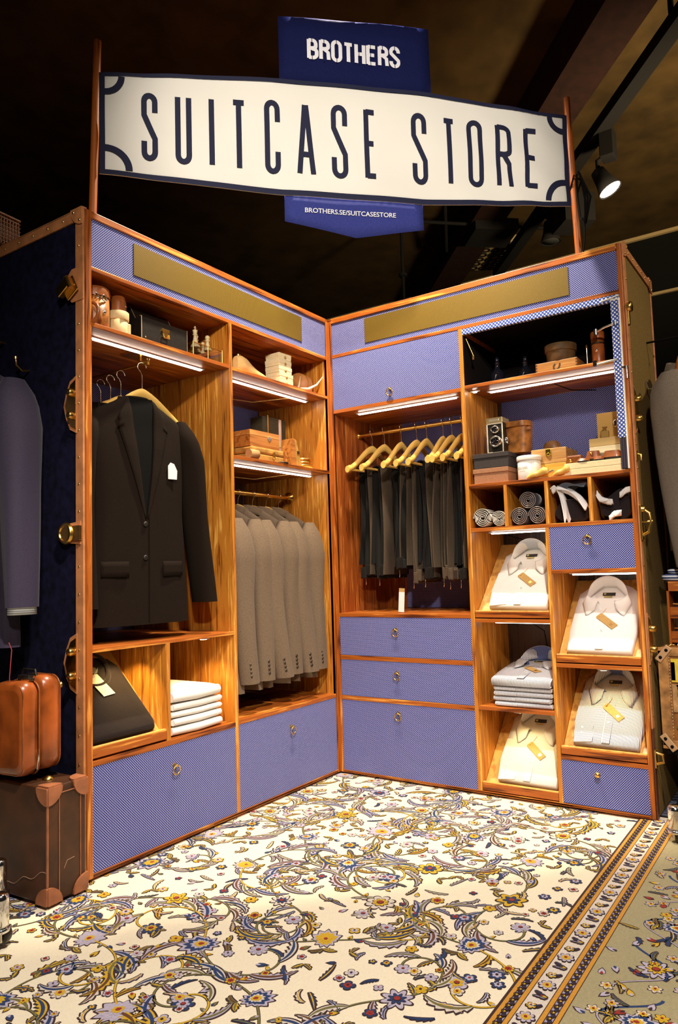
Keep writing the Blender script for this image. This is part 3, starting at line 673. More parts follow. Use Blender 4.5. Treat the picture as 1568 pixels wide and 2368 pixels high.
def palmette(x, y, a, r, mo=NV, mi=LI):
    """fan of pointed petals, like a big open flower seen from the side"""
    for q, (rr, m) in enumerate(((1.12, OU), (1.0, LI), (.78, mo), (.5, mi), (.34, YE), (.16, RE))):
        o = []; N = 72
        for i in range(N):
            th = 2*pi*i/N; f = abs(((th*11/(2*pi)) % 1)-.5)*2; R_ = r*rr*(.72+.28*f)*(1.15 if cos(th) > 0 else .85)
            ex, ey = R_*cos(th), R_*sin(th)*.8; o.append((x+ex*cos(a)-ey*sin(a), y+ex*sin(a)+ey*cos(a)))
        poly(o, m, q)
    leaf(x-cos(a)*r, y-sin(a)*r, a+2.4, r*.9, .010, -1.2, OL, BR_, 0, 2); leaf(x-cos(a)*r, y-sin(a)*r, a-2.4, r*.9, .010, 1.2, YE, OL, 0, 2)
def bud(x, y, a, s, m=YE):
    pts = [(0, 0), (.3, .35), (.75, .3), (1.25, .0), (.75, -.3), (.3, -.35)]
    f = lambda k: [(x+(p*k*s)*cos(a)-(q*k*s)*sin(a), y+(p*k*s)*sin(a)+(q*k*s)*cos(a)) for p, q in pts]
    poly(f(1.2), OU, 1); poly(f(1), m, 2); poly(f(.5), random.choice((OU, RE, NV, LI)), 3)
rr = random.Random(11)
placed = []
def free(x, y, r):
    for a, b, c in placed:
        if (a-x)**2+(b-y)**2 < (r+c)**2*.62: return False
    placed.append((x, y, r)); return True
def infield(x, y): return -.06 < x < 2.3 and -.4 < y < 1.2
def scroll(x, y, a, s, hand):
    """arabesque: a vine curling into a spiral with acanthus leaves and a blossom in its eye"""
    pts = []; t = a; px, py = x, y; N = 46
    for i in range(N+1):
        pts.append((px, py)); px += cos(t)*s*.06; py += sin(t)*s*.06; t += hand*(.02+.20*(i/N)**1.3)
    strip(pts, .0034, OU, 0); strip(pts, .0021, OL if rr.random() < .85 else YE, 1)
    for i in (6, 13, 19, 25, 30, 35):
        p = pts[i]; q = pts[i+1]; an = math.atan2(q[1]-p[1], q[0]-p[0]); side = -hand if i % 2 else hand
        k = rr.random()
        if side == -hand: leaf(p[0], p[1], an+side*.75, s*rr.uniform(.6, .95), s*.12, -side*1.5, rr.choice((LI, LI, PA, YE)), rr.choice((NV, NV, OL, BR_)))
        elif k < .5: bud(p[0], p[1], an+side*1.1, s*.1, rr.choice((YE, LI, YE, OL)))
        else: leaf(p[0], p[1], an+side*.9, s*.42, s*.075, side*.9, rr.choice((YE, LI)), rr.choice((NV, BR_)), 0, 3)
    e = pts[-1]
    flower(e[0], e[1], s*.16, rr.choice((5, 6, 8)), rr.choice((LI, PA, NV)), rr.choice((YE, LI)), RE)
# main arabesques on a jittered lattice
gx = .27
for i in range(-1, 10):
    for j in range(-2, 6):
        x = i*gx+(.15 if j % 2 else 0)+rr.uniform(-.03, .03); y = j*.25+.05+rr.uniform(-.03, .03)
        if not infield(x, y): continue
        a = rr.uniform(0, 2*pi); hand = 1 if (i+j) % 2 else -1; s = rr.uniform(.13, .17)
        scroll(x, y, a, s, hand); scroll(x, y, a+pi+.3, s*.85, -hand if rr.random() < .5 else hand)
        placed.append((x, y, .05))
        if rr.random() < .5: palmette(x, y, a+pi/2, rr.uniform(.036, .052), rr.choice((NV, NV, LI, YE)), rr.choice((LI, YE, PA)))
        else: flower(x, y, rr.uniform(.03, .042), rr.choice((6, 7, 8)), rr.choice((LI, PA, YE)), rr.choice((YE, NV)), RE, 1, rr.random() < .5)
for _ in range(2600):
    x, y = rr.uniform(-.05, 2.1), rr.uniform(-.35, 1.2); r = rr.uniform(.008, .018)
    if not free(x, y, r+.007): continue
    k = rr.random(); a = rr.uniform(0, 6.28)
    if k < .35: flower(x, y, r, rr.choice((4, 5, 6)), rr.choice((LI, PA, YE, NV)), rr.choice((YE, LI, RE)), rr.choice((RE, OU)), 1, 0, a)
    elif k < .65: leaf(x, y, a, rr.uniform(.04, .075), .007, rr.uniform(-2, 2), rr.choice((LI, NV, PA)), rr.choice((NV, OL, YE)), 0, 4)
    elif k < .85: bud(x, y, a, rr.uniform(.013, .022), rr.choice((YE, LI, NV, OL)))
    else: leaf(x, y, a, .03, .008, .5, OL, YE, 0, 2); leaf(x, y, a+2.1, .03, .007, -.5, YE, NV, 0, 2)
# borders: mask the field and draw gold lines, guards and the main cream band
def band(y0, y1, m, z): RG.add([(-.05, y0, z), (2.6, y0, z), (2.6, y1, z), (-.05, y1, z)], [(0, 1, 2, 3)], m)
yb = 1.227
for y0, y1, m, z in ((yb-.006, 2.3, OU, .0046), (yb, 2.3, GO, .0048), (yb+.009, 2.3, OU, .0050), (yb+.011, 2.3, MA, .0052), (yb+.023, 2.3, OU, .0054), (yb+.025, 2.3, GO, .0056), (yb+.034, 2.3, OU, .0058), (yb+.036, 2.3, PA, .006),
                     (yb+.079, 2.3, OU, .0062), (yb+.081, 2.3, GO, .0064), (yb+.090, 2.3, OU, .0066), (yb+.092, 2.3, MA, .0068), (yb+.106, 2.3, OU, .0070), (yb+.108, 2.3, GO, .0072), (yb+.117, 2.3, OU, .0074), (yb+.119, 2.3, SA, .0076)):
    band(y0, y1, m, z)
BASE0 = FZ.z
FZ.z = lambda layer: .0078+layer*.00045
x = -.04
while x < 2.0:
    for yy in (yb+.0165, yb+.099):
        leaf(x, yy-.006, .9, .014, .0034, -1.4, OU, OU, 0, 1); leaf(x+.011, yy+.006, -.9, .014, .003, 1.4, OU, NV, 0, 1)
        poly([(x+.006+.0035*cos(k), yy+.0035*sin(k)) for k in (0, 1.57, 3.14, 4.71)], YE, 2)
    x += .022
x = 0
k = 0
while x < 2.0:
    yy = yb+.058
    if k % 3 == 0: flower(x, yy, .017, 8, LI, YE, RE)
    elif k % 3 == 1: leaf(x-.014, yy-.014, .7, .034, .0045, .9, NV, OU, 0, 2); leaf(x+.008, yy+.014, -2.2, .03, .004, 1.2, LI, NV, 0, 2); bud(x, yy, 1.4, .012, YE)
    else: leaf(x-.012, yy+.014, -.7, .034, .0045, -.9, OU, NV, 0, 2); flower(x, yy-.004, .010, 5, YE, PA, RE)
    x += .042; k += 1
for i in range(9):
    x = .02+i*.21
    sg = 1 if i % 2 else -1
    pts = [(x+.105*(q/14), yb+.22+sg*.05*cos(pi*q/14)) for q in range(15)]; strip(pts, .0034, NV, 0)
    pts = [(x+.105+.105*(q/14), yb+.22-sg*.05*cos(pi*q/14)) for q in range(15)]; strip(pts, .003, OU, 0); strip(pts, .0015, LI, 1)
    if i % 2: palmette(x+.1, yb+.24, pi/2, .04, NV, PA)
    else: flower(x+.1, yb+.235, .036, 9, LI, YE, RE, 0, 1)
for _ in range(900):
    x, y = rr.uniform(0, 1.8), rr.uniform(yb+.14, 1.9); a = rr.uniform(0, 6.28); k = rr.random()
    if not free(x, y, .013): continue
    if k < .4: leaf(x, y, a, .05, .007, rr.uniform(-2, 2), rr.choice((LI, OL, NV)), rr.choice((NV, YE)), 0, 4)
    elif k < .7: flower(x, y, .014, 6, rr.choice((PA, YE, LI)), YE, RE, 0, 1)
    else: bud(x, y, a, .02, rr.choice((YE, LI, RE)))
RG.v = [(x, y, z-.0088 if z > -.005 else z) for x, y, z in RG.v]
tag(RG.build('rug', RUGM), 'large cream floral rug with gold-lined border lying before the trunk', 'rug')
FZ.z = BASE0
# dark runner with a fringe, behind the right half
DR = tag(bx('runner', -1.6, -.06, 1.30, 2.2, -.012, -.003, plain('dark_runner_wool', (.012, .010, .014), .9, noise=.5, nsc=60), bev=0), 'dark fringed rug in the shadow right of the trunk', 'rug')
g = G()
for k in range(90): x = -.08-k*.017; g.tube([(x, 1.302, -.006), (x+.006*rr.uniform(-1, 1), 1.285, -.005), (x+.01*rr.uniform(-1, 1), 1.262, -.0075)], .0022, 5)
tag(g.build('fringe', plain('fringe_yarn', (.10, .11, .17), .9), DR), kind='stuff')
# ============================================================ garments on hangers
def ellring(cx, cy, z, w, d, n=28, e=2.4, fold=0, ph=0, k=7):
    o = []
    for i in range(n):
        t = 2*pi*i/n; c, s_ = cos(t), sin(t); r = 1+fold*sin(k*t+ph)
        o.append(Vector((cx+w*r*math.copysign(abs(c)**(2/e), c), cy+d*r*math.copysign(abs(s_)**(2/e), s_), z)))
    return o
def hook_wire(g, ztop, R=.0165, m=0, flip=1):
    """wire hook hung on a rod whose axis passes the origin along Y"""
    pts = [(0, 0, ztop), (0, 0, -R-.012), (.004*flip, 0, -R-.004)]
    pts += [(flip*R*cos(a), 0, R*sin(a)) for a in [(-1.2+k*.36) for k in range(13)]]
    return g.tube(pts, .0017, 6, m)
def suit_hanger(label, group, cat='hanger', flip=-1, mat=None, dz=0):
    r = empty('wooden_hanger', label=label, cat=cat, group=group)
    g = G(); rings = []
    for i in range(29):
        t = -1+2*i/28; x = t*.165; z = -.052-dz-.132*abs(t)**1.45; hh = .026*(1-.35*abs(t)) if abs(t) < .98 else .012; dd = .010+.012*abs(t)**2
        rings.append([Vector((x, -.012*abs(t)**2+dd*cos(a), z-hh*.5+hh*sin(a)*.75)) for a in [2*pi*k/10 for k in range(10)]])
    g.loft(rings); g.build('body', mat or YWD, r)
    hook_wire(G(), -.06-dz, flip=flip).build('hook', STL, r); return r
def bar_hanger(label, group):
    r = empty('wooden_hanger', label=label, cat='hanger', group=group)
    g = G(); rings = []
    for i in range(33):
        t = -1+2*i/32; q = abs(t); x = t*.19; z = -.082-.108*(q*q*(3-2*q)*.75+q*.25); hh = .0125+.006*(1-q)+(.003 if q > .9 else 0)
        rings.append([Vector((x, .0085*cos(a)*(1+.5*q), z+hh*sin(a))) for a in [2*pi*k/10 for k in range(10)]])
    g.loft(rings)
    for s_ in (-1, 1): g.box(s_*.165-.001, s_*.165+.001, -.0115, .0115, -.186, -.168)
    g.build('body', YWD, r)
    G().tube([(-.172, 0, -.190), (.172, 0, -.190)], .0052, 10).build('trouser_bar', YWD, r)
    hook_wire(G(), -.075, flip=-1).build('hook', STL, r); return r

BODY = [(-.098, .050, .052), (-.115, .075, .060), (-.135, .115, .066), (-.160, .160, .072), (-.185, .190, .074), (-.215, .205, .078), (-.27, .200, .090), (-.36, .188, .098),
        (-.48, .178, .098), (-.60, .186, .096), (-.74, .196, .094), (-.84, .202, .092)]
def bodyfn(hem=-.84, wd=1.0, dp=1.0):
    def f(z):
        if z < -.215: z = lerp(-.215, -.84, (z+.215)/(hem+.215))
        w, d = tab(BODY, z); return w*wd, d*dp
    return f
def jacket(label, cat, group, mat, hem=-.84, slv=-.80, splay=(.02, .02), fwd=(.02, .02), wd=1.0, dp=1.0, sw=1.0, front=True, buttons=True, seed=0, lining=True, cuff=None, mat2=None, opened=.012):
    rj = random.Random(seed); root = empty('hanging_jacket', label=label, cat=cat, group=group); f = bodyfn(hem, wd, dp)
    zs = [-.098, -.106, -.115, -.125, -.135, -.147, -.160, -.172, -.185, -.2, -.215]+[lerp(-.215, hem, k/16) for k in range(1, 17)]
    g = G(); ph = rj.uniform(0, 6)
    g.loft([ellring(0, .0, z, f(z)[0], f(z)[1], 40, 2.3, .022*min(1, max(0, (-.25-z)/.3)), ph+z*2, 9) for z in zs], caps=False)
    # hem turned under
    zl = zs[-1]; w, d = f(zl); g.loft([ellring(0, 0, zl, w, d, 40, 2.3, .022, ph+zl*2, 9), ellring(0, 0, zl+.012, w*.93, d*.9, 40, 2.3, .022, ph+zl*2, 9), ellring(0, 0, -.5, w*.5, d*.4, 40, 2.3)], m=1, caps=False)
    g.build('body', [mat, LIN], root)
    def yf(x, z):
        w, d = f(z); q = min(.999, abs(x)/w); return -d*(1-q**2.3)**(1/2.3)
    # neck opening and lapels
    zb = lerp(-.215, hem, .46); z0 = -.104
    def vx(t): return lerp(.046*wd, .002, t)+.004*sin(t*pi)
    if front:
        if lining: G().grid(lambda a, b: Vector((lerp(-vx(a), vx(a), b), yf(0, lerp(z0, zb, a))-.0015, lerp(z0, zb, a))), 14, 4).build('lining', LIN, root)
        for s_ in (-1, 1):
            def lp(a, b, s_=s_):
                z = lerp(z0, zb, a); xo = tab([(0, .062), (-.12, .088), (-.16, .105), (-.165, .088), (-.24, .098), (-1, .006)], -a)[0]*wd
                x = s_*lerp(vx(a), max(xo, vx(a)+.002), b); zz = z-(.018*b if a < .25 else 0); return Vector((x, yf(x, zz)-.0055-.005*sin(b*pi)*(1-a), zz))
            G().grid(lp, 30, 5).build('lapel', mat2 or mat, root, solid=.0025)
        # front edge, buttons, pockets
        G().tube([(opened, yf(.01, z)-.002, z) for z in [lerp(zb, hem+.01, k/10) for k in range(11)]], .003, 6, flat=.6).build('front_edge', mat, root)
        if buttons:
            for k in (0, 1): G().lathe([(.0085, 0), (.009, .002), (.006, .0035), (0, .003)], c=(-.004, yf(0, zb-.02-.11*k)-.003, zb-.02-.11*k), n=14, T=RX90).build('button', BLKL, root)
        for s_ in (-1, 1):
            zp = lerp(-.215, hem, .68)
            G().grid(lambda a, b, s_=s_: Vector((s_*lerp(.065, .155, a)*wd, yf(s_*lerp(.065, .155, a)*wd, zp-b*.05)-.004, zp-b*.05)), 8, 3).build('pocket_flap', mat, root, solid=.003)
    # collar stands round the neck, higher at the back
    def cf(a, b):
        th = lerp(-.5, pi+.5, a); w, d = .050*wd+.012*b, .048+.012*b; z = -.082-.035*b-.018*(1-sin(min(pi, max(0, th))))
        return Vector((w*cos(th), .004+d*sin(th), z))
    G().grid(cf, 22, 3).build('collar', mat2 or mat, root, solid=.004)
    for s_, sp_, fd in ((-1, splay[0], fwd[0]), (1, splay[1], fwd[1])):
        x0 = s_*.182*wd; rings = []; g = G(); N = 20; zt = -.172
        for k in range(N+1):
            q = k/N; z = lerp(zt, slv, q); xx = x0+s_*(.022*min(1, q*5)+sp_*q); yy = .004-.012*q-fd*max(0, q-.45)**1.3*1.8
            r_ = tab([(0, .030), (-.03, .050), (-.08, .062), (-.2, .064), (-.5, .054), (-1, .047)], -q)[0]*sw
            ring = ellring(xx, yy, z, r_*.80, r_*1.08, 20, 2.1, .055*min(1, q*3), ph+q*5, 4)
            tl = -s_*.0+0
            rings.append(ring)
        if rings: rings[0] = [v+Vector((0, 0, .012)) for v in rings[0]]
        g.loft(rings, caps=False); last = rings[-1]; c = sum(last, Vector())/len(last)
        g.loft([last, [c+(v-c)*.88+Vector((0, 0, .006)) for v in last], [c+(v-c)*.5+Vector((0, 0, .08)) for v in last]], m=1, caps=False)
        g.add([rings[0][i] for i in range(20)], [list(range(20))], 0, True)
        so = g.build('sleeve', [mat, LIN], root)
        if cuff: G().loft([[c+(v-c)*.86+Vector((0, 0, .02)) for v in last], [c+(v-c)*.88+Vector((0, 0, -.022)) for v in last], [c+(v-c)*.75+Vector((0, 0, -.022)) for v in last], [c+(v-c)*.6+Vector((0, 0, .05)) for v in last]], caps=False).build('shirt_cuff', cuff, so)
        if buttons:
            g = G(); rgt = last
            for k in range(4):
                zz = slv+.03+.015*k; q = (zz-zt)/(slv-zt); xx = x0+s_*(.022+sp_*q); yy = .004-.012*q-fd*max(0, q-.45)**1.3*1.8; r_ = .047*sw
                g.lathe([(.0062, 0), (.0066, .002), (0, .003)], c=(xx+s_*r_*.74, yy+.014, zz), n=10, T=Matrix.Rotation(s_*pi/2, 4, 'Y'))
            g.build('cuff_buttons', plain('horn_button', (.03, .018, .01), .3), so)
    return root

# left bay: one jacket in front, three more behind it on the valet rod
gl = 'wooden hangers on the brass valet rod of the left bay'; gj = 'dark jackets in the left bay'
data = [(.318, .105, 1.598, 'yellow wooden hanger at the front of the valet rod, carrying the foremost dark jacket', 'dark brown suit jacket with white pocket card, foremost in the left bay'),
        (.335, .225, 1.594, 'yellow wooden hanger second from the front on the valet rod', 'dark brown jacket hanging directly behind the foremost one in the left bay'),
        (.350, .30, 1.594, 'wooden hanger third from the front on the valet rod', 'dark jacket third from the front in the left bay'),
        (.365, .375, 1.594, 'rearmost wooden hanger on the valet rod, nearest the blue lining', 'rearmost dark jacket in the left bay, before the dotted lining')]
for k, (x, y, z, lh, lj) in enumerate(data):
    h = suit_hanger(lh, gl, flip=-1, mat=YWD, dz=.028); rz = (-.16, -.12, -.1, -.08)[k]
    place(h, 'L', x+(-.01 if k == 0 else -.02), y, z-.012, rz)
    j = jacket(lj, 'jacket', gj, SHD, hem=-.86, slv=-.80, splay=((.0, .075) if k == 0 else (.01, .02)), fwd=(.03, .0), wd=.98, dp=.70 if k == 0 else .34, seed=k, front=True, buttons=k == 0, sw=1.0 if k == 0 else .6)
    place(j, 'L', x+.005+(-.05 if k == 0 else -.08), y+.0, z-.030, rz)
    if k == 0:
        ps = G(); ps.prism([(.088, -.375), (.122, -.375), (.124, -.345), (.112, -.322), (.098, -.318), (.088, -.33)], 0, .002, 0, Matrix.Translation((0, -.066, 0)) @ RX90)
        ps.build('pocket_square', WHT, j)
# grey jackets on the rod of the second bay, seen sleeve first
gg = 'taupe suit jackets on the rod of the middle bay'; gh = 'wooden hangers on the rod of the middle bay'
ords = ['leftmost', 'second from the left', 'third from the left', 'fourth from the left', 'fifth from the left', 'rightmost']
hx = [.843, .934, 1.026, 1.118, 1.208]
hx = [.745, .835, .925, 1.018, 1.108, 1.195]
for k, x in enumerate(hx):
    dxy = (0.0)
    h = suit_hanger(f'yellow wooden hanger under the {ords[k]} taupe jacket in the middle bay', gh); place(h, 'L', x, .23, 1.203, pi/2-.08)
    j = jacket(f'taupe wool suit jacket, {ords[k]} of the row in the middle bay', 'jacket', gg, GRY, hem=-.825, slv=-.79, splay=((.0, .0, .012, -.01, .01, -.005)[k], .0), fwd=((.03, .02, .06, .03, .05, .02)[k], .02), wd=.92, dp=.35, seed=10+k, front=False, sw=.84)
    place(j, 'L', x, .23, 1.237, pi/2-.08+(.0, .10, -.05, .09, -.06, .10)[k])
# trousers
TRS = plain('charcoal_trouser_wool', (.010, .008, .0065), .9, noise=.3, nsc=400, sheen=.08)
TRS2 = plain('taupe_wool_and_leg_highlight', (.085, .060, .040), .9, noise=.3, nsc=400, sheen=.05)
def trousers(label, seed, tone, L1=.50, L2=.46):
    rt_ = random.Random(seed); root = empty('folded_trousers', label=label, cat='trousers', group='trousers folded over the bar hangers')
    for side, L in ((-1, L1), (1, L2)):
        for leg in (0, 1):
            off = side*(.010+.012*leg); ph = rt_.uniform(0, 6); dr = rt_.uniform(-.014, .014)*1.3; sl = rt_.uniform(-.03, .02)
            LL = L-.012*leg-rt_.uniform(0, .02); rings = []; N = 14
            for k in range(N+1):
                q = k/N; z = -.183-q*LL; w = lerp(.095, .108, q); cx = sl*q; cy = off*(1+.25*q)+dr*sin(q*pi*.8)
                ring = []
                for i in range(16):
                    t = 2*pi*i/16; c, s_ = cos(t), sin(t); x = cx+w*math.copysign(abs(c)**.55, c); y = cy+.0048*math.copysign(abs(s_)**.8, s_)+.006*sin(ph+x*45+q*2.5)*min(1, q*3)
                    ring.append(Vector((x, y, z)))
                rings.append(ring)
            g = G(); g.loft(rings); lg = g.build('leg', TRS2 if (leg == 1 and side == -1) else tone, root)  # one leg of dark pairs is paler: a highlight painted into the colour
            if side == -1 or leg == 0:
                zb = -.183-LL; cxe = sl; cye = off*1.25
                if side == -1:
                    g = G(); g.box(cxe-.112, cxe+.112, cye-.0075, cye+.0075, zb-.004, zb+.036)
                    for xx in (-.106, -.06, .03): g.box(cxe+xx-.005, cxe+xx+.005, cye-.0105, cye+.0105, zb-.006, zb+.044)
                    g.build('waistband', tone, root, .003)
    # fold over the bar
    G().loft([[Vector((x, .019*cos(a)*1.1, -.188+.0125*sin(a)*1.2)) for a in [pi*k/8 for k in range(9)]] for x in (-.097, -.05, 0, .05, .097)], caps=False, closed=False).build('fold', tone, root, solid=.004)
    G().tube([(-.11, -.01, -.183-L1+.01), (-.113, -.012, -.183-L1-.012), (-.108, -.008, -.183-L1-.02)], .002, 6).build('hook_clip', STL, root)
    return root
gt = 'bar hangers on the rod of the trouser bay'
tx = [.088, .155, .243, .322, .372, .452, .494, .545, .598]
on_ = ['leftmost', 'second from the left', 'third from the left', 'fourth from the left', 'fifth from the left', 'sixth from the left', 'seventh from the left', 'second from the right', 'rightmost, half behind the upright']
for k, x in enumerate(tx):
    h = bar_hanger(f'yellow beech bar hanger in the trouser bay, {on_[k]}', gt); a = pi/2+(.10, .06, -.06, .03, -.02, -.08, .03, .05, 0)[k]
    place(h, 'R', x, .21, 1.502, -a+pi)
    t = trousers(f'dark folded trousers in the trouser bay, {on_[k]}', 30+k, TRS2 if k in (3, 5, 6) else TRS, L1=(.500, .505, .47, .52, .515, .515, .525, .52, .50)[k]); place(t, 'R', x, .23, 1.502, -a+pi)
rt_ = empty('hang_tag', label='white swing tag hanging from the trousers above the cabinet shelf', cat='tag')
G().box(-.013, .013, -.0008, .0008, -.10, -.016).build('card', WHT, rt_); G().box(-.013, .013, -.0008, .0008, -.016, 0).build('card_top', TANC, rt_)
G().tube([(0, 0, -.004), (.002, .01, .02), (-.004, .02, .05)], .001, 5).build('string', BLK, rt_); place(rt_, 'R', .305, .055, .782, .1, 0, .07)

# coats outside: one on each end of the trunk
BLG = plain('slate_blue_coat_cloth', (.035, .026, .058), .8, noise=.2, nsc=300, sheen=.12)
STR = striped('blue_striped_cotton', (.75, .78, .85), (.03, .06, .18), .011, .5, 'z')
STW = striped('fine_striped_cotton', (.75, .8, .82), (.15, .18, .22), .006, .3, 'z')
cj = jacket('slate blue hooded coat hanging on the dark left end of the trunk', 'coat', None, BLG, hem=-.98, slv=-.86, splay=(.03, .045), fwd=(.0, .0), wd=1.08, dp=.62, sw=1.02, seed=3, front=True, buttons=False, cuff=STW)
place(cj, 'L', -.095, .425, 1.645, pi/2*3+.0)
hh = suit_hanger('dark wooden hanger inside the slate blue coat left of the trunk', None, mat=WZ); place(hh, 'L', -.095, .425, 1.645, pi/2*3)
G().tube([(-.004, .425, 1.660), (-.095, .425, 1.662), (-.115, .425, 1.675)], .006).build('coat_peg', BRS, TL)
GCO = plain('grey_felt_coat', (.22, .18, .145), .95, noise=.2, nsc=300, sheen=.1)
cr = jacket('pale grey wool coat hanging at the olive right end of the trunk', 'coat', None, GCO, hem=-.80, slv=-.86, splay=(.0, .02), fwd=(.03, .0), wd=1.05, dp=.75, sw=1.2, seed=5, front=True, buttons=False, cuff=None)
place(cr, 'R', 1.40, .34, 1.70, pi/2)
hh = suit_hanger('dark wooden hanger inside the pale grey coat right of the trunk', None, mat=WZ); place(hh, 'R', 1.40, .34, 1.70, pi/2)
G().tube([(XR, .34, 1.716), (1.40, .34, 1.717), (1.42, .34, 1.73)], .004).build('coat_peg', BLK, TR)
# ============================================================ folded shirts on the sloping boards
def shirt_body(g, w=.235, h=.33, th=.026, m=0):
    """folded shirt slab in its own plane: x across, y up, z out"""
    out = [(-w/2+.004, 0), (-w/2-.002, h*.3), (-w/2, h*.62), (-w/2+.004, h*.84), (-.080, h*.95), (-.05, h), (.05, h), (.080, h*.95), (w/2-.004, h*.84), (w/2, h*.62), (w/2+.002, h*.3), (w/2-.006, 0)]
    n = []
    for i in range(len(out)):
        a = out[i]; b = out[(i+1) % len(out)]; n += [a, (lerp(a[0], b[0], .5), lerp(a[1], b[1], .5))]
    c = (0, h*.5); rings = []
    for k, (s_, z) in enumerate(((.985, 0), (1.0, th*.3), (.995, th*.75), (.97, th), (.75, th*1.10), (.4, th*1.16), (.08, th*1.18))):
        rings.append([Vector((c[0]+(x-c[0])*s_, c[1]+(y-c[1])*s_, z+.0012*sin(x*70+y*50)*(k > 3))) for x, y in n])
    return g.loft(rings, m)
def shirt(label, mat, cat='shirt', group=None, h=.33, collar_in=None, w=.235, tag_=True, cuffs=True, emb=None):
    r = empty('folded_shirt', label=label, cat=cat, group=group); th = .028
    shirt_body(G(), w, h, th).build('body', mat, r)
    cy = h*.78; cz = th*1.0
    # upright collar stand, open at the throat
    def st(a, b):
        t = lerp(-1.15, pi+1.15, a); back = sin(max(0, min(pi, t))); return Vector((.070*cos(t), cy+.052*sin(t)*(1 if sin(t) > 0 else .75), cz-.004+b*(.024+.040*max(0, back))))
    G().grid(st, 28, 4).build('collar_stand', collar_in or mat, r, solid=.0015)
    def lf(a, b):
        t = lerp(-1.15, pi+1.15, a); s_ = sin(t); back = max(0, s_); top = Vector((.0718*cos(t), cy+.0538*s_*(1 if s_ > 0 else .75), cz+.021+.040*back))
        e = max(0, -s_+.25)
        if t < pi/2: sg = 1; q = (pi/2-t)/(pi/2+1.15)
        else: sg = -1; q = (t-pi/2)/(pi/2+1.15)
        low = Vector((sg*lerp(0, .090, min(1, q*1.6))*(1 if q < .62 else lerp(1, .70, (q-.62)/.38)), cy+lerp(.066, -.118, q**1.25), cz+lerp(.010, .006, q)))
        if q > .93: low = lerp3(low, top+Vector((0, -.02, -.006)), (q-.93)/.07*.75)
        return top.lerp(low, b)+Vector((0, 0, .004*sin(b*pi)))
    G().grid(lf, 44, 6).build('collar', mat, r, solid=.0018)
    # neck label
    lb = G(); lb.box(-.022, .024, cy+.004, cy+.018, cz+.006, cz+.008).build('neck_label', plain('label_black', (.02, .018, .012), .6), r)
    g = G().box(-.016, .014, cy-.006, cy+.002, cz+.006, cz+.007); g.box(-.018, -.010, cy+.007, cy+.015, cz+.008, cz+.0085).build('neck_label', plain('label_gold', (.5, .42, .18), .5), r)
    if cuffs:
        g = G(); T = Matrix.Translation((-w/2+.038, .04, th*1.02)) @ Matrix.Rotation(.12, 4, 'Z')
        g.prism([(-.034, -.038), (.03, -.038), (.032, .035), (.012, .050), (-.034, .05)], 0, .004, 0, T); g.prism([(-.036, .048), (.014, .048), (.026, .14), (-.02, .14)], -.004, .002, 0, T)
        cu = g.build('cuff', mat, r, .0015)
        for q in (.012, -.012): G().lathe([(.0045, 0), (.0045, .002), (0, .0015)], c=T @ Vector((-.008, q+.01, .004)), n=12).build('button', WSH, cu)
    # placket with buttons
    G().box(-.014, .014, .004, cy-.06, th*1.12, th*1.12+.0022).build('placket', mat, r, .0008)
    for q in (.35, .62): G().lathe([(.0045, 0), (.0045, .002), (0, .0015)], c=(0, (cy-.06)*q+.02, th*1.14+.002), n=12).build('button', WSH, r)
    if tag_:
        T = Matrix.Translation((.012, h*.40, th*1.25)) @ Matrix.Rotation(-.72-pi/2+pi/2, 4, 'Z')
        tg = G().prism([(-.042, -.014), (-.046, -.010), (-.046, .010), (-.042, .014), (.042, .014), (.042, -.014)], 0, .0014, 0, T).build('swing_tag', TANC, r)
        G().prism([(.016, .006), (.022, .004), (.028, .006), (.028, -.002), (.022, -.008), (.016, -.002)], .0014, .0018, 0, T).build('crest', emb or BRS, tg)
        G().torus(T @ Vector((-.038, 0, .002)), .003, .0008, n=12, k=6).tube([T @ Vector((-.038, 0, .002)), (-.004, h*.55, th*1.3), (0, h*.60, th*1.2)], .0006, 5).build('tag_string', BRS, tg)
    return r
def lerp3(a, b, t): return a.lerp(b, t)
def on_board(root, u, TA, x, up_=.01):
    T, an = TA; root.matrix_world = U[u] @ Matrix.Translation((x, 0, 0)) @ T @ Matrix.Translation((0, .016+up_, .0065)); return root
SW1 = plain('ivory_cotton', (.82, .80, .74), .85, bmp=.1, nsc=300); SW2 = plain('pure_white_cotton', (.9, .88, .86), .85, bmp=.1, nsc=300)
SS1 = striped('grey_pinstripe_cotton', (.78, .78, .78), (.07, .08, .16), .0046, .36); SS2 = striped('ivory_pinstripe_cotton', (.82, .80, .72), (.5, .5, .46), .0046, .3)
NIN = striped('navy_collar_lining', (.04, .07, .25), (.3, .35, .55), .004, .3, 'x'); GIN = striped('grey_collar_lining', (.5, .55, .6), (.65, .7, .75), .004, .4, 'x')
on_board(shirt('ivory shirt with tan tag and pale grey collar lining, on the highest sloping board', SW1, collar_in=GIN), 'R', SB[0], .822)
on_board(shirt('plain white shirt with tan tag on the sloping board under the small blue drawer', SW2, collar_in=SW2, cuffs=False, emb=plain('tan_crest', (.4, .2, .06))), 'R', SB[1], 1.115)
on_board(shirt('grey pinstriped shirt with navy collar lining and tan tag, on the lower right board', SS1, collar_in=NIN, emb=WHT), 'R', SB[2], 1.12)
on_board(shirt('ivory pinstriped shirt with tan tag on the lowest left sloping board', SS2, collar_in=GIN), 'R', SB[3], .825)
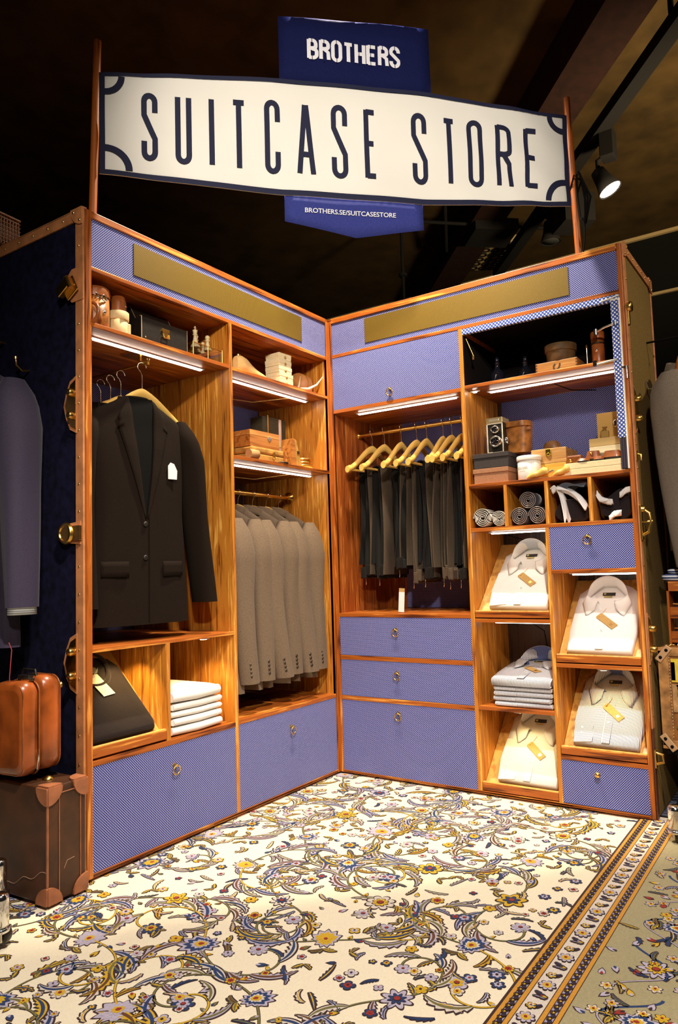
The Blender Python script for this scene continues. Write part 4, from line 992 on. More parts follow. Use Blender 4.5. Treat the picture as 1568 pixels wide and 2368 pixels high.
# stack of five striped shirts, the top one with its collar
for k in range(4):
    q = empty('folded_shirt', label=f'striped folded shirt, {("lowest", "second from the bottom", "middle one", "fourth from the bottom")[k]} in the stack of five shirts', cat='shirt', group='stack of striped shirts')
    g = G(); w, d, th = .225, .27, .0185; rings = []
    for i in range(9):
        y = d*i/8; rings.append([Vector((x*(1+.01*sin(i+k)), y, th/2+zz)) for x, zz in [(-w/2, -th*.3), (-w/2-.003, 0), (-w/2, th*.35), (-w*.2, th*.45), (w*.2, th*.45), (w/2, th*.35), (w/2+.003, 0), (w/2, -th*.3), (0, -th*.5)]])
    g.loft(rings); g.build('body', SS1, q)
    fg = G(); fg.tube([(-w/2+.004, 0, th*.5), (w/2-.004, 0, th*.5)], .0088, 10); fg.build('front_fold', SS1, q)
    G().box(-w/2+.01, -w/2+.09, -.010, .02, .004, .013, 0).build('cuff', SS1, q, .002)
    place(q, 'R', .822+(.004, -.003, .002, 0)[k], .03, .330+.0195*k, (.02, -.03, .02, 0)[k])
q = shirt('striped folded shirt with spread collar, topmost in the stack of five shirts', SS1, group='stack of striped shirts', collar_in=NIN, h=.29, w=.24, tag_=True, cuffs=False)
place(q, 'R', .822, .012, .409, .0, .14)

# ------------------------------------------------------------ sweaters
SWD = plain('dark_brown_knit', (.016, .010, .009), .95, noise=.25, nsc=350, bmp=.3, sheen=.1)
q = empty('folded_sweater', label='dark brown crew neck sweater with cream tags on the left sloping board', cat='sweater')
g = G(); w, h, th = .27, .31, .035
out = [(-w/2, 0), (-w/2, h*.85), (-w/2+.03, h*.97), (-.06, h), (.06, h), (w/2-.035, h*.97), (w/2-.01, h*.85), (w/2, .02), (w/2-.01, 0)]
rings = []
for s_, z in ((.97, 0), (1, th*.3), (1, th*.7), (.96, th), (.7, th*1.1), (.1, th*1.15)): rings.append([Vector((x*s_, h/2+(y-h/2)*s_, z)) for x, y in out])
g.loft(rings); g.build('body', SWD, q, .006)
g = G(); g.grid(lambda a, b: Vector(((.062+.016*b)*cos(lerp(-pi, 0, a)), h*.86+(.070+.018*b)*sin(lerp(-pi, 0, a))*1.0, th*1.16+.003*sin(b*pi))), 24, 3)
g.grid(lambda a, b: Vector(((.062+.016*b)*cos(lerp(0, pi, a)), h*.86+(.030+.012*b)*sin(lerp(0, pi, a))*1.0, th*1.16+.020*sin(lerp(0, pi, a))+.003*sin(b*pi))), 24, 3)
g.build('neckband', SWD, q, solid=.003)
G().prism([(-.05, h*.78), (.02, h*.76), (.03, h*.80), (.024, h*.84), (-.046, h*.86)], th*1.17, th*1.2).build('neck_label', plain('grey_green_label', (.30, .33, .25), .7, noise=.2, nsc=90), q)
tg = G().prism([(-.030, h*.75), (.016, h*.745), (.040, h*.47), (-.006, h*.455)], th*1.22, th*1.26).build('swing_tag', plain('cream_tag', (.72, .62, .45), .7), q)
G().torus((-.004, h*.72, th*1.27), .006, .001, n=12).tube([(-.004, h*.72, th*1.27), (.02, h*.78, th*1.4), (.03, h*.82, th*1.3)], .0008, 5).build('tag_string', WSH, tg)
on_board(q, 'L', (T_sw, an_sw), .15)
gs = 'stack of folded white sweaters'
KN = plain('white_knit', (.86, .84, .80), .9, bmp=.25, nsc=400)
zc_ = .330
for k in range(5):
    th = (.031, .028, .023, .026, .040)[k]; q = empty('folded_sweater', label=f'white folded knit sweater, {("bottom one", "second from the bottom", "middle one", "second from the top", "topmost one")[k]} of the stack of five', cat='sweater', group=gs)
    g = G(); w, d = .255+(.004, -.002, .006, 0, -.006)[k], .26; rings = []
    for i in range(13):
        a = i/12; y = d*a; s_ = .80+.2*min(1, sin(a*pi)*3); ring = []
        for j in range(24):
            t = 2*pi*j/24; c, sn = cos(t), sin(t); x = w/2*math.copysign(abs(c)**.35, c); z = th/2+th/2*s_*math.copysign(abs(sn)**.55, sn)+(k == 4)*.008*sin((x/w+.5)*pi)*(sn > 0)
            ring.append(Vector((x, y, z)))
        rings.append(ring)
    g.loft(rings); g.build('body', KN, q)
    G().tube([(-w/2+.012, .001, th*.52), (0, -.006, th*.5), (w/2-.012, .001, th*.52)], [th*.40, th*.46, th*.40], 12).build('front_fold', KN, q)
    place(q, 'L', .470+(.0, .004, -.002, .004, -.004)[k], .03, zc_, .02*(k % 2)); zc_ += th*.985

# ============================================================ small things on the shelves
def P(u, ax, v, px, py): q = on(u, ax, v, px, py); return q.x, q.y, q.z
def cyl(name, prof, mat, parent, n=24, c=(0, 0, 0), T=None, sx=1, sy=1): return G().lathe(prof, c, n, 0, T, sx, sy).build(name, mat, parent)
def carton(label, w, d, h, mat, cat='box', lid=.3, over=.003, group=None, name='lidded_box', bev=.0015):
    r = empty(name, label=label, cat=cat, group=group)
    G().box(-w/2+over, w/2-over, -d/2+over, d/2-over, 0, h*(1-lid)+.002).build('base', mat, r, bev)
    G().box(-w/2, w/2, -d/2, d/2, h*(1-lid), h).build('lid', mat, r, bev); return r
# --- left top shelf (z 1.648)
z = 1.6485
r = empty('leather_tube_case', label='tall worn brown leather field glass case at the left end of the top shelf', cat='case')
cyl('body', [(.040, 0), (.044, .004), (.044, .100), (.038, .100)], LEAW, r); cyl('lid', [(.047, .102), (.047, .122), (.045, .130), (.042, .1335), (0, .135)], LEAD, r)
g = G().tube([(.046, -.01, .125), (.050, -.006, .09), (.049, -.006, .0)], .004, 6, flat=2); g.build('strap', BLKL, r)
G().torus((-.005, -.046, .095), .010, .0018, T=RX90).torus((-.03, -.04, .098), .008, .0016, T=RX90).lathe([(.006, 0), (.004, .003), (0, .003)], c=(-.002, -.044, .05), n=10, T=RX90).build('buckle', CHR, r)
place(r, 'L', .081, .06, z, .1)
r = tag(G().torus((0, 0, .035), .034, .006, T=Matrix.Rotation(pi/2, 4, 'Y') @ Matrix.Rotation(.3, 4, 'X'), n=20).build('leather_strap_coil', LEAD), 'coil of dark leather strap beside the field glass case', 'strap'); place(r, 'L', .028, .02, z, .6)
r = empty('cream_round_box', label='cream round leather box with fold-over flap on the top shelf', cat='box')
cyl('base', [(.030, 0), (.031, .002), (.031, .060), (.029, .06)], plain('cream_leather', (.75, .58, .30), .6, noise=.1, nsc=40, bmp=.1), r); cyl('rim', [(.034, .052), (.035, .054), (.035, .078), (.033, .080), (0, .080)], MATS['cream_leather'], r)
G().box(.018, .032, -.026, -.010, .008, .045).build('flap', MATS['cream_leather'], r, .003); place(r, 'L', .167, .055, z, 0)
r = empty('leather_dice_cup', label='brown leather tapered cup standing upside down on the cream round box', cat='cup')
cyl('body', [(.027, 0), (.026, .03), (.021, .052), (.018, .054), (0, .054)], LEAD, r); cyl('stud', [(.004, 0), (.003, .003), (0, .003)], BRS, r, 10, (.012, -.022, .02), RX90)
place(r, 'L', .170, .057, z+.0805, 0)
r = empty('deed_box', label='black metal deed box with lifted sloping lid and brass lock', cat='box')
w, d, h = .208, .12, .090
G().box(-w/2, w/2, -d/2, d/2, 0, h).build('body', BLKL, r, .002)
g = G(); pr = [(-.045, 0), (.045, 0), (.045, .05), (.0, .06)]
Tq = Matrix.Rotation(pi/2, 4, 'Y') ; 
a_ = [Vector((-w/2+.012, y, h+zz)) for y, zz in ((-.018, 0), (.05, 0), (.05, .052), (.012, .052))]; b_ = [v+Vector((w-.04, 0, 0)) for v in a_]
g.loft([a_, b_], 0, True, False); g.build('lid', BLKL, r, .002)
g = G()
for i in range(4): g.tube([a_[i], a_[(i+1) % 4]], .0013, 5)
g.tube([a_[0], b_[0]], .0012, 5).tube([b_[0], b_[3]], .001, 5).tube([(-w/2, -d/2, 0), (-w/2, -d/2, h)], .0018, 6).tube([(-w/2, -d/2, h), (-w/2+.02, -d/2+.03, h)], .0014, 6).tube([(w/2, -d/2, .0), (w/2, -d/2, h)], .0008, 5)
g.build('worn_metal_edge', plain('worn_edge_metal', (.6, .5, .32), .4, .7), r)
G().box(-.012, .012, -d/2-.004, -d/2, .040, .058).box(-.016, .016, -d/2-.005, -d/2, .058, .068).tube([(-.013, -d/2-.006, .05), (-.013, -d/2-.008, .036), (.013, -d/2-.008, .036), (.013, -d/2-.006, .05)], .0022).build('lock', BRS, r, .002)
for x_, z_ in ((-.088, .020), (-.07, .100), (-.062, .114)): cyl('stud', [(.003, 0), (.002, .002), (0, .002)], BRS, r, 8, (x_, -.061 if z_ < .09 else -.006, z_), RX90)
place(r, 'L', .352, .095, z, .0)
def chess(label, h, king):
    r = empty('chess_piece', label=label, cat='chess piece', group='pale wooden chess pieces'); s = h/.1
    pr = [(.021, 0), (.022, .006), (.019, .012), (.014, .020), (.009, .04), (.0075, .055), (.012, .058), (.012, .061), (.008, .063), (.011, .075), (.012, .080), (.006, .083)] if king else [(.019, 0), (.020, .006), (.017, .012), (.010, .024), (.0075, .044), (.013, .047), (.013, .05), (.006, .052)]
    cyl('body', [(a*s, b*s) for a, b in pr]+[(0, pr[-1][1]*s)], plain('pale_boxwood', (.82, .66, .36), .35), r, 18)
    if king: G().box(-.002*s, .002*s, -.002, .002, .083*s, .1*s).box(-.006*s, .006*s, -.002, .002, .090*s, .094*s).build('cross', MATS['pale_boxwood'], r, .0005)
    else: cyl('head', [(.0035*s, 0), (.0095*s, .005*s), (.012*s, .013*s), (.0095*s, .021*s), (.0035*s, .0245*s), (0, .025*s)], MATS['pale_boxwood'], r, 16, (0, 0, .05*s))
    return r
zg = z+.0555
place(chess('tall king chess piece on the left end of the brass framed glass stand', .080, True), 'L', .531, .070, zg)
place(chess('round headed pawn in the middle of the brass framed glass stand', .078, False), 'L', .590, .065, zg)
place(chess('smaller pawn at the right end of the brass framed glass stand', .060, False), 'L', .606, .105, zg)
place(chess('shaded chess piece behind the round headed pawn on the glass stand', .080, True), 'L', .580, .115, zg)
r = empty('brass_bottle_stand', label='thin brass wire stand with glass front on the top shelf', cat='stand')
g = G(); x0, x1, y0, y1, hh_ = -.075, .075, -.05, .06, .053
for a, b in (((x0, y0), (x1, y0)), ((x1, y0), (x1, y1)), ((x1, y1), (x0, y1)), ((x0, y1), (x0, y0))): g.tube([(*a, hh_), (*b, hh_)], .0016, 6).tube([(*a, .006), (*b, .006)], .0016, 6)
g.build('rails', BRS, r)
for a, b in ((x0, y0), (x1, y0), (x0, y1), (x1, y1), (0, y0)): G().tube([(a, b, 0), (a, b, hh_+.002)], .0022, 8).build('leg', BRS, r)
G().box(x0, x1, y0, y0+.002, .008, hh_-.004).box(x0, x1, y0, y1, hh_-.001, hh_+.001).build('glass_pane', plain('clear_glass', (1, 1, 1), .02, trans=1), r); place(r, 'L', .548, .072, z, 0)
# --- middle bay, upper shelf (z 1.645)
z = 1.6455
LST = plain('pale_last_wood', (.80, .55, .22), .4, noise=.15, nsc=12)
def last(label):
    r = empty('shoe_last', label=label, cat='shoe last', group='pale wooden shoe lasts'); rings = []
    for i in range(15):
        q = i/14; x = q*.198
        wd_ = tab([(0, .014), (-.1, .027), (-.3, .024), (-.5, .028), (-.75, .036), (-.92, .026), (-1, .006)], -q)[0]; zt = tab([(0, .075), (-.1, .084), (-.28, .080), (-.42, .060), (-.6, .042), (-.8, .030), (-.95, .022), (-1, .014)], -q)[0]
        z0_ = tab([(0, .018), (-.3, .012), (-.55, .003), (-.8, .0), (-.95, .006), (-1, .010)], -q)[0]
        rings.append([Vector((x, wd_*math.copysign(abs(cos(t))**.9, cos(t)), lerp(z0_, zt, .5+.5*math.copysign(abs(sin(t))**.8, sin(t))))) for t in [2*pi*k/16 for k in range(16)]])
    G().loft(rings).build('body', LST, r)
    G().tube([(.02, 0, .07), (.02, 0, .0855)], .009, 12).build('bush', BRS, r); return r
place(last('pale wooden shoe last with its toe to the right on the middle bay shelf'), 'L', .748, .07, z, .06)
place(last('wooden shoe last half hidden behind the divider, left of the other last'), 'L', .672, .17, z, .15)
gb = 'stack of five small cream cartons'
zz = z
for k, (w, dx, rz_) in enumerate(((.092, 0, .45), (.093, .001, .47), (.086, -.004, .44), (.086, -.006, .46), (.080, -.004, .40))):
    r = empty('small_carton', label=f'small cream carton, {("lowest", "second from the bottom", "middle one", "fourth from the bottom", "topmost")[k]} of the stack of five', cat='box', group=gb); h = .0272
    G().box(-w/2+.001, w/2-.001, -.037, .037, 0, h*.6).build('base', CRM, r, .001); G().box(-w/2, w/2, -.038, .038, h*.42, h).build('lid', CRM, r, .001)
    G().lathe([(.007, 0), (.007, .0006), (0, .0006)], c=(.0, -.038, h*.42), n=14, T=RX90).build('thumb_notch', TANC, r)
    place(r, 'L', 1.022+dx, .068, zz, rz_-.45); zz += h+.0006
r = empty('leather_reel', label='tan leather bound reel beside the inner corner on the shelf', cat='reel')
G().lathe([(0, 0), (.054, 0), (.054, .006), (.034, .010), (.034, .040), (.054, .044), (.054, .050), (0, .050)], n=22, T=Matrix.Rotation(pi/2, 4, 'Y'), c=(0, 0, .0545)).build('body', plain('tan_leather', (.55, .22, .06), .5, noise=.3, nsc=20), r)
G().tube([(.02, -.035, .006), (.04, -.05, .0), (.06, -.055, .003)], .004, 6, flat=.4).build('strap', LEAD, r); place(r, 'L', 1.200, .11, z, .1)
def tusk(label, L, c):
    pts = [(0, 0, .004), (L*.35, 0, .012), (L*.7, 0, .038), (L, 0, .085)]
    o = G().tube(pts, [.0055, .0065, .005, .001], 8).build('boar_tusk', plain('ivory_bone', (.85, .74, .5), .35)); return tag(o, label, 'tusk', 'curved ivory tusks')
place(tusk('long curved ivory tusk leaning before the leather reel', .148, 0), 'L', 1.106, .022, z, -.12)
place(tusk('short curved ivory tusk behind the longer one', .07, 0), 'L', 1.12, .06, z, .3)
# --- middle bay, lower shelf (z 1.308)
z = 1.3085
CIG = wood('cedar_box_wood', 'x', dark=(.28, .08, .012), mid=(.52, .20, .04), lite=(.72, .36, .10), sc=.7)
TAN2 = plain('honey_leather_case', (.52, .27, .06), .45, noise=.3, nsc=30, bmp=.2)
r = empty('small_suitcase', label='small honey leather case with brass catches under the cedar box', cat='case')
G().box(-.113, .113, -.075, .075, 0, .032).build('base', TAN2, r, .006); G().box(-.113, .113, -.075, .075, .033, .060).build('lid', TAN2, r, .008)
for x in (-.085, .02): G().box(x-.006, x+.006, -.081, -.075, .02, .046).torus((x, -.082, .016), .006, .0014, T=RX90, n=12).build('catch', BRS, r)
G().box(.085, .097, -.079, -.075, .0, .058).build('strap', LEAD, r, .001)
place(r, 'L', .915, .115, z, .0)
r = empty('cedar_box', label='reddish cedar box with diamond escutcheon on top of the small honey case', cat='box')
G().box(-.092, .092, -.07, .07, 0, .044).build('base', CIG, r, .001); G().box(-.092, .092, -.07, .07, .045, .066).build('lid', CIG, r, .001)
G().prism([(-.013, 0), (0, .013), (.013, 0), (0, -.013)], 0, .002, 0, Matrix.Translation((.028, -.07, .040)) @ RX90).build('escutcheon', STL, r, .0005)
place(r, 'L', .896, .12, z+.0608, .0)
r = empty('leather_napkin_tube', label='short tan leather tube lying before the small honey case', cat='tube')
G().lathe([(.019, 0), (.019, .045), (.016, .045), (.016, .004), (0, .004)], n=20, T=Matrix.Rotation(pi/2, 4, 'Y'), c=(0, 0, .0195), sy=1).build('body', plain('pale_tan_leather', (.62, .34, .14), .5), r); place(r, 'L', .762, .022, z, -.1)
r = empty('camera_case', label='tall dark case with white leather strap behind the cedar box', cat='case')
G().box(-.085, .075, -.03, .05, 0, .250).build('body', plain('dark_canvas', (.045, .032, .012), .8, noise=.3, nsc=200), r, .008)
G().box(-.062, -.055, -.034, .05, 0, .253).build('edge_binding', BRS, r, .001)
G().box(.018, .034, -.036, -.03, 0, .245).build('strap', plain('white_strap_leather', (.7, .5, .4), .5), r, .002); G().box(.013, .039, -.040, -.034, .115, .145).build('buckle', plain('cream_buckle', (.8, .68, .4), .4, .3), r, .003)
place(r, 'L', 1.165, .240, z, .0)
r = empty('leather_bookend', label='orange leather wedge leaning at the side of the white strapped case', cat='wedge')
g = G(); g.loft([[Vector((-.03, y, 0)) for y in (-.03, .03)]+[Vector((-.018, y, .118)) for y in (.03, -.03)], [Vector((.005, y, 0)) for y in (-.03, .03)]+[Vector((-.004, y, .118)) for y in (.03, -.03)]], 0, True, False)
g.build('side', CIG, r, .002); g = G(); g.loft([[Vector((.006, y, 0)) for y in (-.03, .03)]+[Vector((-.003, y, .118)) for y in (.03, -.03)], [Vector((.044, y, 0)) for y in (-.03, .03)]+[Vector((.008, y, .112)) for y in (.03, -.03)]], 0, True, False)
g.build('wedge', TAN2, r, .002); G().box(.008, .026, -.033, -.03, .055, .068).build('clasp', STL, r, .001); place(r, 'L', 1.065, .055, z, .0)
r = empty('brass_ashtray', label='low stack of polished brass rings on a wooden base beside the right wall', cat='brass rings')
cyl('base', [(.050, 0), (.053, .007), (.045, .012), (0, .012)], YWD, r)
for k in range(3): cyl('ring', [(.034, 0), (.042, .001), (.045, .006), (.042, .0115), (.036, .0125), (0, .0125)], BRS, r, 28, (0, 0, .0122+.0135*k))
place(r, 'L', 1.188, .085, z)
r = tag(G().torus((0, 0, .003), .022, .003, n=24).tube([(.02, 0, .003), (.07, .01, .003)], .003).build('dark_key_ring', BLKL), 'dark ring with a strap lying before the orange wedge', 'ring'); place(r, 'L', .965, .018, z)

# --- display shelf of the right half (z 1.187)
z = 1.1875
def boxat(label, px0, px1, py, Y, d, h, mat, zz, rz=0, **k):
    a = on('R', 'y', Y, px0, py); b = on('R', 'y', Y, px1, py); w = b.x-a.x; r = carton(label, w, d, h, mat, **k); place(r, 'R', (a.x+b.x)/2, Y+d/2, zz, rz); return r, (a.x+b.x)/2, w
BRB = plain('brown_card', (.36, .17, .085), .8, noise=.15, nsc=250); DKB = plain('black_card', (.035, .028, .028), .8, noise=.25, nsc=250)
r, xb, wb = boxat('brown card box with lid at the left of the display shelf', 1094, 1176, 1100, .022, .20, .060, BRB, z)
r, xb, wb = boxat('black card box with lid on top of the brown card box', 1093, 1176, 1060, .022, .22, .058, DKB, z+.061)
# twin lens camera
r = empty('twin_lens_camera', label='vintage black and chrome twin lens camera on the black card box', cat='camera')
w, h = .068, .120
G().box(-w/2, w/2, 0, .075, 0, h).build('body', BLKL, r, .004)
g = G()
for a, b, c, e in ((-w/2, -w/2+.005, 0, h), (w/2-.005, w/2, 0, h), (-w/2, w/2, 0, .005), (-w/2, w/2, h-.005, h)): g.box(a, b, -.003, .001, c, e)
g.build('chrome_frame', plain('cream_chrome', (.8, .74, .6), .3, .6), r, .001)
G().box(-w/2, w/2, -.003, .07, h+.001, h+.022).build('viewing_hood', plain('hood_metal', (.62, .5, .26), .4, .6), r, .002)
G().box(-w*.30, w*.30, -.0045, -.003, h+.007, h+.016).build('name_plate', MATS['cream_chrome'], r, .001)
for cz_, R_ in ((.092, .016), (.045, .0235)):
    lz = cyl('lens', [(R_, 0), (R_, .012), (R_*.85, .018), (R_*.72, .018), (R_*.70, .006)], CHR, r, 28, (.006, -.003, cz_), RX90)
    cyl('glass', [(R_*.70, .008), (R_*.4, .013), (0, .0145)], plain('dark_lens_glass', (.01, .01, .015), .05, coat=1), lz, 24, (.006, -.003, cz_), RX90)
for cz_, R_ in ((.082, .020), (.122, .012)): cyl('knob', [(R_, 0), (R_, .012), (R_*.7, .014), (0, .014)], CHR, r, 22, (-w/2, .03, cz_), Matrix.Rotation(-pi/2, 4, 'Y'))
cyl('knob', [(.014, 0), (.014, .008), (0, .009)], CHR, r, 18, (w/2, .03, .05), Matrix.Rotation(pi/2, 4, 'Y'))
a = on('R', 'y', .05, 1146, 1035); place(r, 'R', a.x-.0, .05, z+.120, .0)
r = empty('camera_case', label='worn brown leather camera case with open flap beside the twin lens camera', cat='case')
rings = [ellring(0, 0, zz_, .048+.006*zz_/.1, .038, 24, 3, .01, 1, 5) for zz_ in (0, .03, .06, .09, .105)]
G().loft(rings).build('body', LEAW, r, 0); G().loft([ellring(.0, -.004, .104+.02*q, .056, .046, 24, 3) for q in (0, .5, 1)]).build('flap', LEAW, r, .002)
G().box(-.042, -.030, -.043, -.036, .03, .1).build('strap', LEAD, r, .002); G().torus((-.036, -.046, .055), .009, .0022, T=RX90).build('buckle', STL, r)
G().box(.044, .060, -.03, -.015, .086, .098).build('tab', LEA, r, .003)
a = on('R', 'y', .10, 1198, 1048); place(r, 'R', a.x-.005, .13, z+.120, -.05)
# white candle jar
r = empty('candle_jar', label='white lidded candle jar with small grey lettering', cat='jar')
R_ = .044; cyl('jar', [(R_-.002, 0), (R_, .003), (R_, .072), (R_-.003, .074)], plain('white_glaze', (.85, .83, .78), .25, coat=.4), r, 40); cyl('lid', [(R_+.002, .074), (R_+.003, .076), (R_+.003, .090), (R_, .093), (0, .094)], MATS['white_glaze'], r, 40)
for txt, hh_, wd_, zz_ in (('BOUGIES', .010, .046, .040), ('LONDON', .004, .026, .031)):
    vs, fs, w_ = text_mesh(txt, hh_, wd_, 0); g = G(); g.add([Vector(((R_+.0006)*sin((x-wd_/2)/R_), -(R_+.0006)*cos((x-wd_/2)/R_), zz_+y)) for x, y in vs], fs); g.build('lettering', plain('grey_ink', (.3, .26, .2)), r)
a = on('R', 'y', .03, 1220, 1100); place(r, 'R', a.x, .055, z, -.35)
# wooden chest pair, dome brush, shoe trees
OAK = wood('tan_chest_wood', 'x', dark=(.32, .15, .04), mid=(.50, .27, .09), lite=(.66, .42, .17), sc=1.4); YOK = wood('yellow_chest_wood', 'x', dark=(.55, .28, .04), mid=(.75, .45, .07), lite=(.85, .6, .15), sc=.6)
r, xc, wc = boxat('yellow wooden box under the tan chest on the display shelf', 1246, 1310, 1085, .075, .15, .060, YOK, z, lid=.4, over=.0)
r, xc2, wc2 = boxat('tan wooden chest with bright brass catch on the display shelf', 1229, 1310, 1060, .075, .15, .057, OAK, z+.061, lid=.28, over=.0, name='wooden_chest')
cyl_ = G().box(-.010, .010, -.079, -.075, .030, .054).torus((0, -.079, .033), .006, .0016, T=RX90, n=12).build('catch', plain('bright_brass', (.9, .65, .1), .25, 1), r, .001)
r = empty('dome_brush', label='round brown dome brush resting on the tan chest lid', cat='brush')
cyl('handle', [(.034, .010), (.034, .014), (.030, .030), (.018, .040), (0, .043)], wood('brush_back_wood', 'x', (.12, .045, .012), (.25, .11, .03), (.4, .2, .06)), r, 24, (0, 0, -.003), None, 1, .7)
cyl('bristles', [(.031, 0), (.032, .007), (0, .007)], LEAD, r, 24, (0, 0, 0), None, 1, .7); place(r, 'R', xc2-.005, .14, z+.1182, 0)
def horn(label, L, mat):
    rings = []
    for i in range(13):
        q = i/12; wd_ = tab([(0, .004), (-.15, .012), (-.4, .020), (-.6, .015), (-.75, .018), (-.95, .022), (-1, .012)], -q)[0]; th = tab([(0, .003), (-.3, .012), (-.6, .013), (-.8, .018), (-1, .012)], -q)[0]
        rings.append([Vector((q*L, wd_*cos(t), th+th*sin(t)+.012*q*q)) for t in [2*pi*k/14 for k in range(14)]])
    r = empty('shoe_tree', label=label, cat='shoe tree', group='yellow wooden shoe trees'); G().loft(rings).build('body', mat, r); G().tube([(L, 0, .02), (L+.02, 0, .026)], .004).build('ferrule', STL, r); return r
a = on('R', 'z', z, 1210, 1108); place(horn('yellow wooden shoe tree with pointed toe before the candle jar', .088, YWD), 'R', a.x, .018, z, .03)
a = on('R', 'z', z, 1262, 1098); place(horn('yellow wooden shoe tree before the yellow box', .070, YWD), 'R', a.x-.01, .028, z, -.02)
r = empty('leather_pouch', label='small dark leather pouch with brass stud right of the tan chest', cat='pouch')
G().box(-.028, .028, -.02, .02, 0, .038).build('body', LEAD, r, .006); cyl('stud', [(.006, 0), (.004, .004), (0, .004)], BRS, r, 12, (-.012, -.02, .018), RX90); place(r, 'R', xc2+wc2/2+.034, .07, z+.040, 0)
# cream boxes at the right
r, xl, wl_ = boxat('long low cream box along the right of the display shelf, lower of two', 1305, 1447, 1090, .02, .19, .022, CRM, z, lid=.5, over=0)
r, xl2, wl2 = boxat('long low cream box resting on the lower one, carrying the brushes', 1305, 1446, 1078, .02, .19, .022, CRM, z+.0225, lid=.5, over=0)
zt = z+.045
TOPB = [('grey speckled book under the cream boxes behind the brushes', .024, plain('grey_speckled_card', (.16, .14, .08), .8, noise=.6, nsc=200)), ('pale cream box in the pile behind the brushes', .026, plain('pale_cream_card', (.82, .76, .5), .7)), ('tan cream box on top of the pile behind the brushes', .030, plain('light_tan_card', (.68, .50, .2), .7))]
zz = zt+.010; x0b = on('R', 'y', .09, 1362, 1020).x; x1b = 1.225
r = carton('pale flat box at the bottom of the pile behind the brushes', x1b-x0b-.02, .12, .010, CRM, lid=.5, over=0); place(r, 'R', (x0b+x1b)/2+.01, .150, zt, 0); zz = zt+.0105
for lb_, h_, m_ in TOPB: r = carton(lb_, x1b-x0b, .12, h_, m_, lid=.5, over=0); place(r, 'R', (x0b+x1b)/2+(.004 if 'grey' in lb_ else 0), .150, zz, 0); zz += h_+.0004
r = carton('square golden box with round metal clasp on top of the pile', .10, .09, .098, plain('golden_card', (.62, .38, .10), .6), lid=.48, over=0); x_ = on('R', 'y', .12, 1412, 985).x; place(r, 'R', x_, .17, zz, 0)
cyl('clasp', [(.010, 0), (.011, .004), (.006, .008), (0, .008)], STL, r, 16, (.018, -.045, .052), RX90, 1, 1.6)
r = empty('scent_bottle', label='small square metal bottle with stopper before the golden box', cat='bottle'); G().box(-.014, .014, -.009, .009, 0, .026).build('body', plain('aged_brass', (.35, .22, .06), .5, .7), r, .002)
cyl('stopper', [(.004, 0), (.003, .008), (.009, .012), (.009, .015), (0, .016)], MATS['aged_brass'], r, 14, (0, 0, .026)); place(r, 'R', x_-.018, .105, zz, .1)
def clothes_brush(label, w, d, h, studded, x, y, rz):
    r = empty('clothes_brush', label=label, cat='brush', group='dark brushes on the long cream box')
    G().loft([ellring(0, 0, 0, w*.8, d*.8, 20, 3), ellring(0, 0, h*.15, w, d, 20, 3), ellring(0, 0, h*.3, w, d, 20, 3)]).build('bristles', BLKL, r)
    G().loft([ellring(0, 0, h*.3, w, d, 20, 3), ellring(0, 0, h*.5, w*.95, d*.9, 20, 3), ellring(0, 0, h, w*.75, d*.7, 20, 3)]).build('handle', LEAD, r)
    if studded: cyl('stud', [(.006, 0), (.004, .005), (0, .005)], BRS, r, 12, (-w*.2, -d*.8, h*.75), RX90)
    place(r, 'R', x, y, zt, rz); return r
g_ = on('R', 'y', .05, 1370, 1062).x
clothes_brush('round-topped dark brush with brass stud on the long cream box', .028, .02, .042, True, g_, .07, .1)
clothes_brush('flat oval brush, leftmost on the long cream box', .024, .018, .014, False, on('R', 'y', .05, 1352, 1068).x, .035, 0)
clothes_brush('small low brush between the studded and the square brush', .018, .014, .016, False, on('R', 'y', .05, 1388, 1065).x+.0, .035, 0)
clothes_brush('square tapered dark brush, rightmost on the long cream box', .034, .02, .034, False, on('R', 'y', .05, 1416, 1058).x, .055, .05)

# --- dark upper compartment (z 1.585)
z = 1.5855
DOV = wood('old_crate_wood', 'x', (.22, .09, .02), (.42, .2, .05), (.55, .3, .1), sc=1.2)
a = on('R', 'y', .05, 1239, 855); b = on('R', 'y', .05, 1335, 840); w = b.x-a.x
r = empty('dovetailed_box', label='dovetailed pine box with a painted letter in the dark upper compartment', cat='box')
G().box(-w/2, w/2, 0, .10, 0, .046).build('body', DOV, r, .001)
g = G()
for k in range(4):
    for sx_ in (-1, 1): g.box(sx_*w/2-.006 if sx_ > 0 else -w/2, w/2 if sx_ > 0 else -w/2+.006, -.0006, .001, .004+.011*k, .010+.011*k)
g.build('dovetails', plain('dark_end_grain', (.10, .03, .01)), r)
g = G(); ribbon(g, [(x*.016, z_*.013+.023) for x, z_ in [(-.2, .9), (-.6, .3), (-.6, -.5), (-.1, -1), (.5, -.6), (.8, .1), (.9, .9)]]+[], .003, lambda x, z_: Vector((x, -.0008, z_))); g.build('painted_letter', plain('dark_paint_mark', (.06, .03, .01)), r)
place(r, 'R', (a.x+b.x)/2, .05, z, 0); xm = (a.x+b.x)/2
r = empty('round_tin', label='round brown hat tin standing on the dovetailed box', cat='tin'); M_ = plain('aged_tin', (.13, .07, .022), .6, noise=.4, nsc=30)
cyl('body', [(.050, 0), (.052, .003), (.055, .042)], M_, r, 32); cyl('lid', [(.058, .040), (.059, .042), (.060, .066), (.058, .068), (0, .068)], M_, r, 32); place(r, 'R', xm+.005, .10, z+.0465, 0)
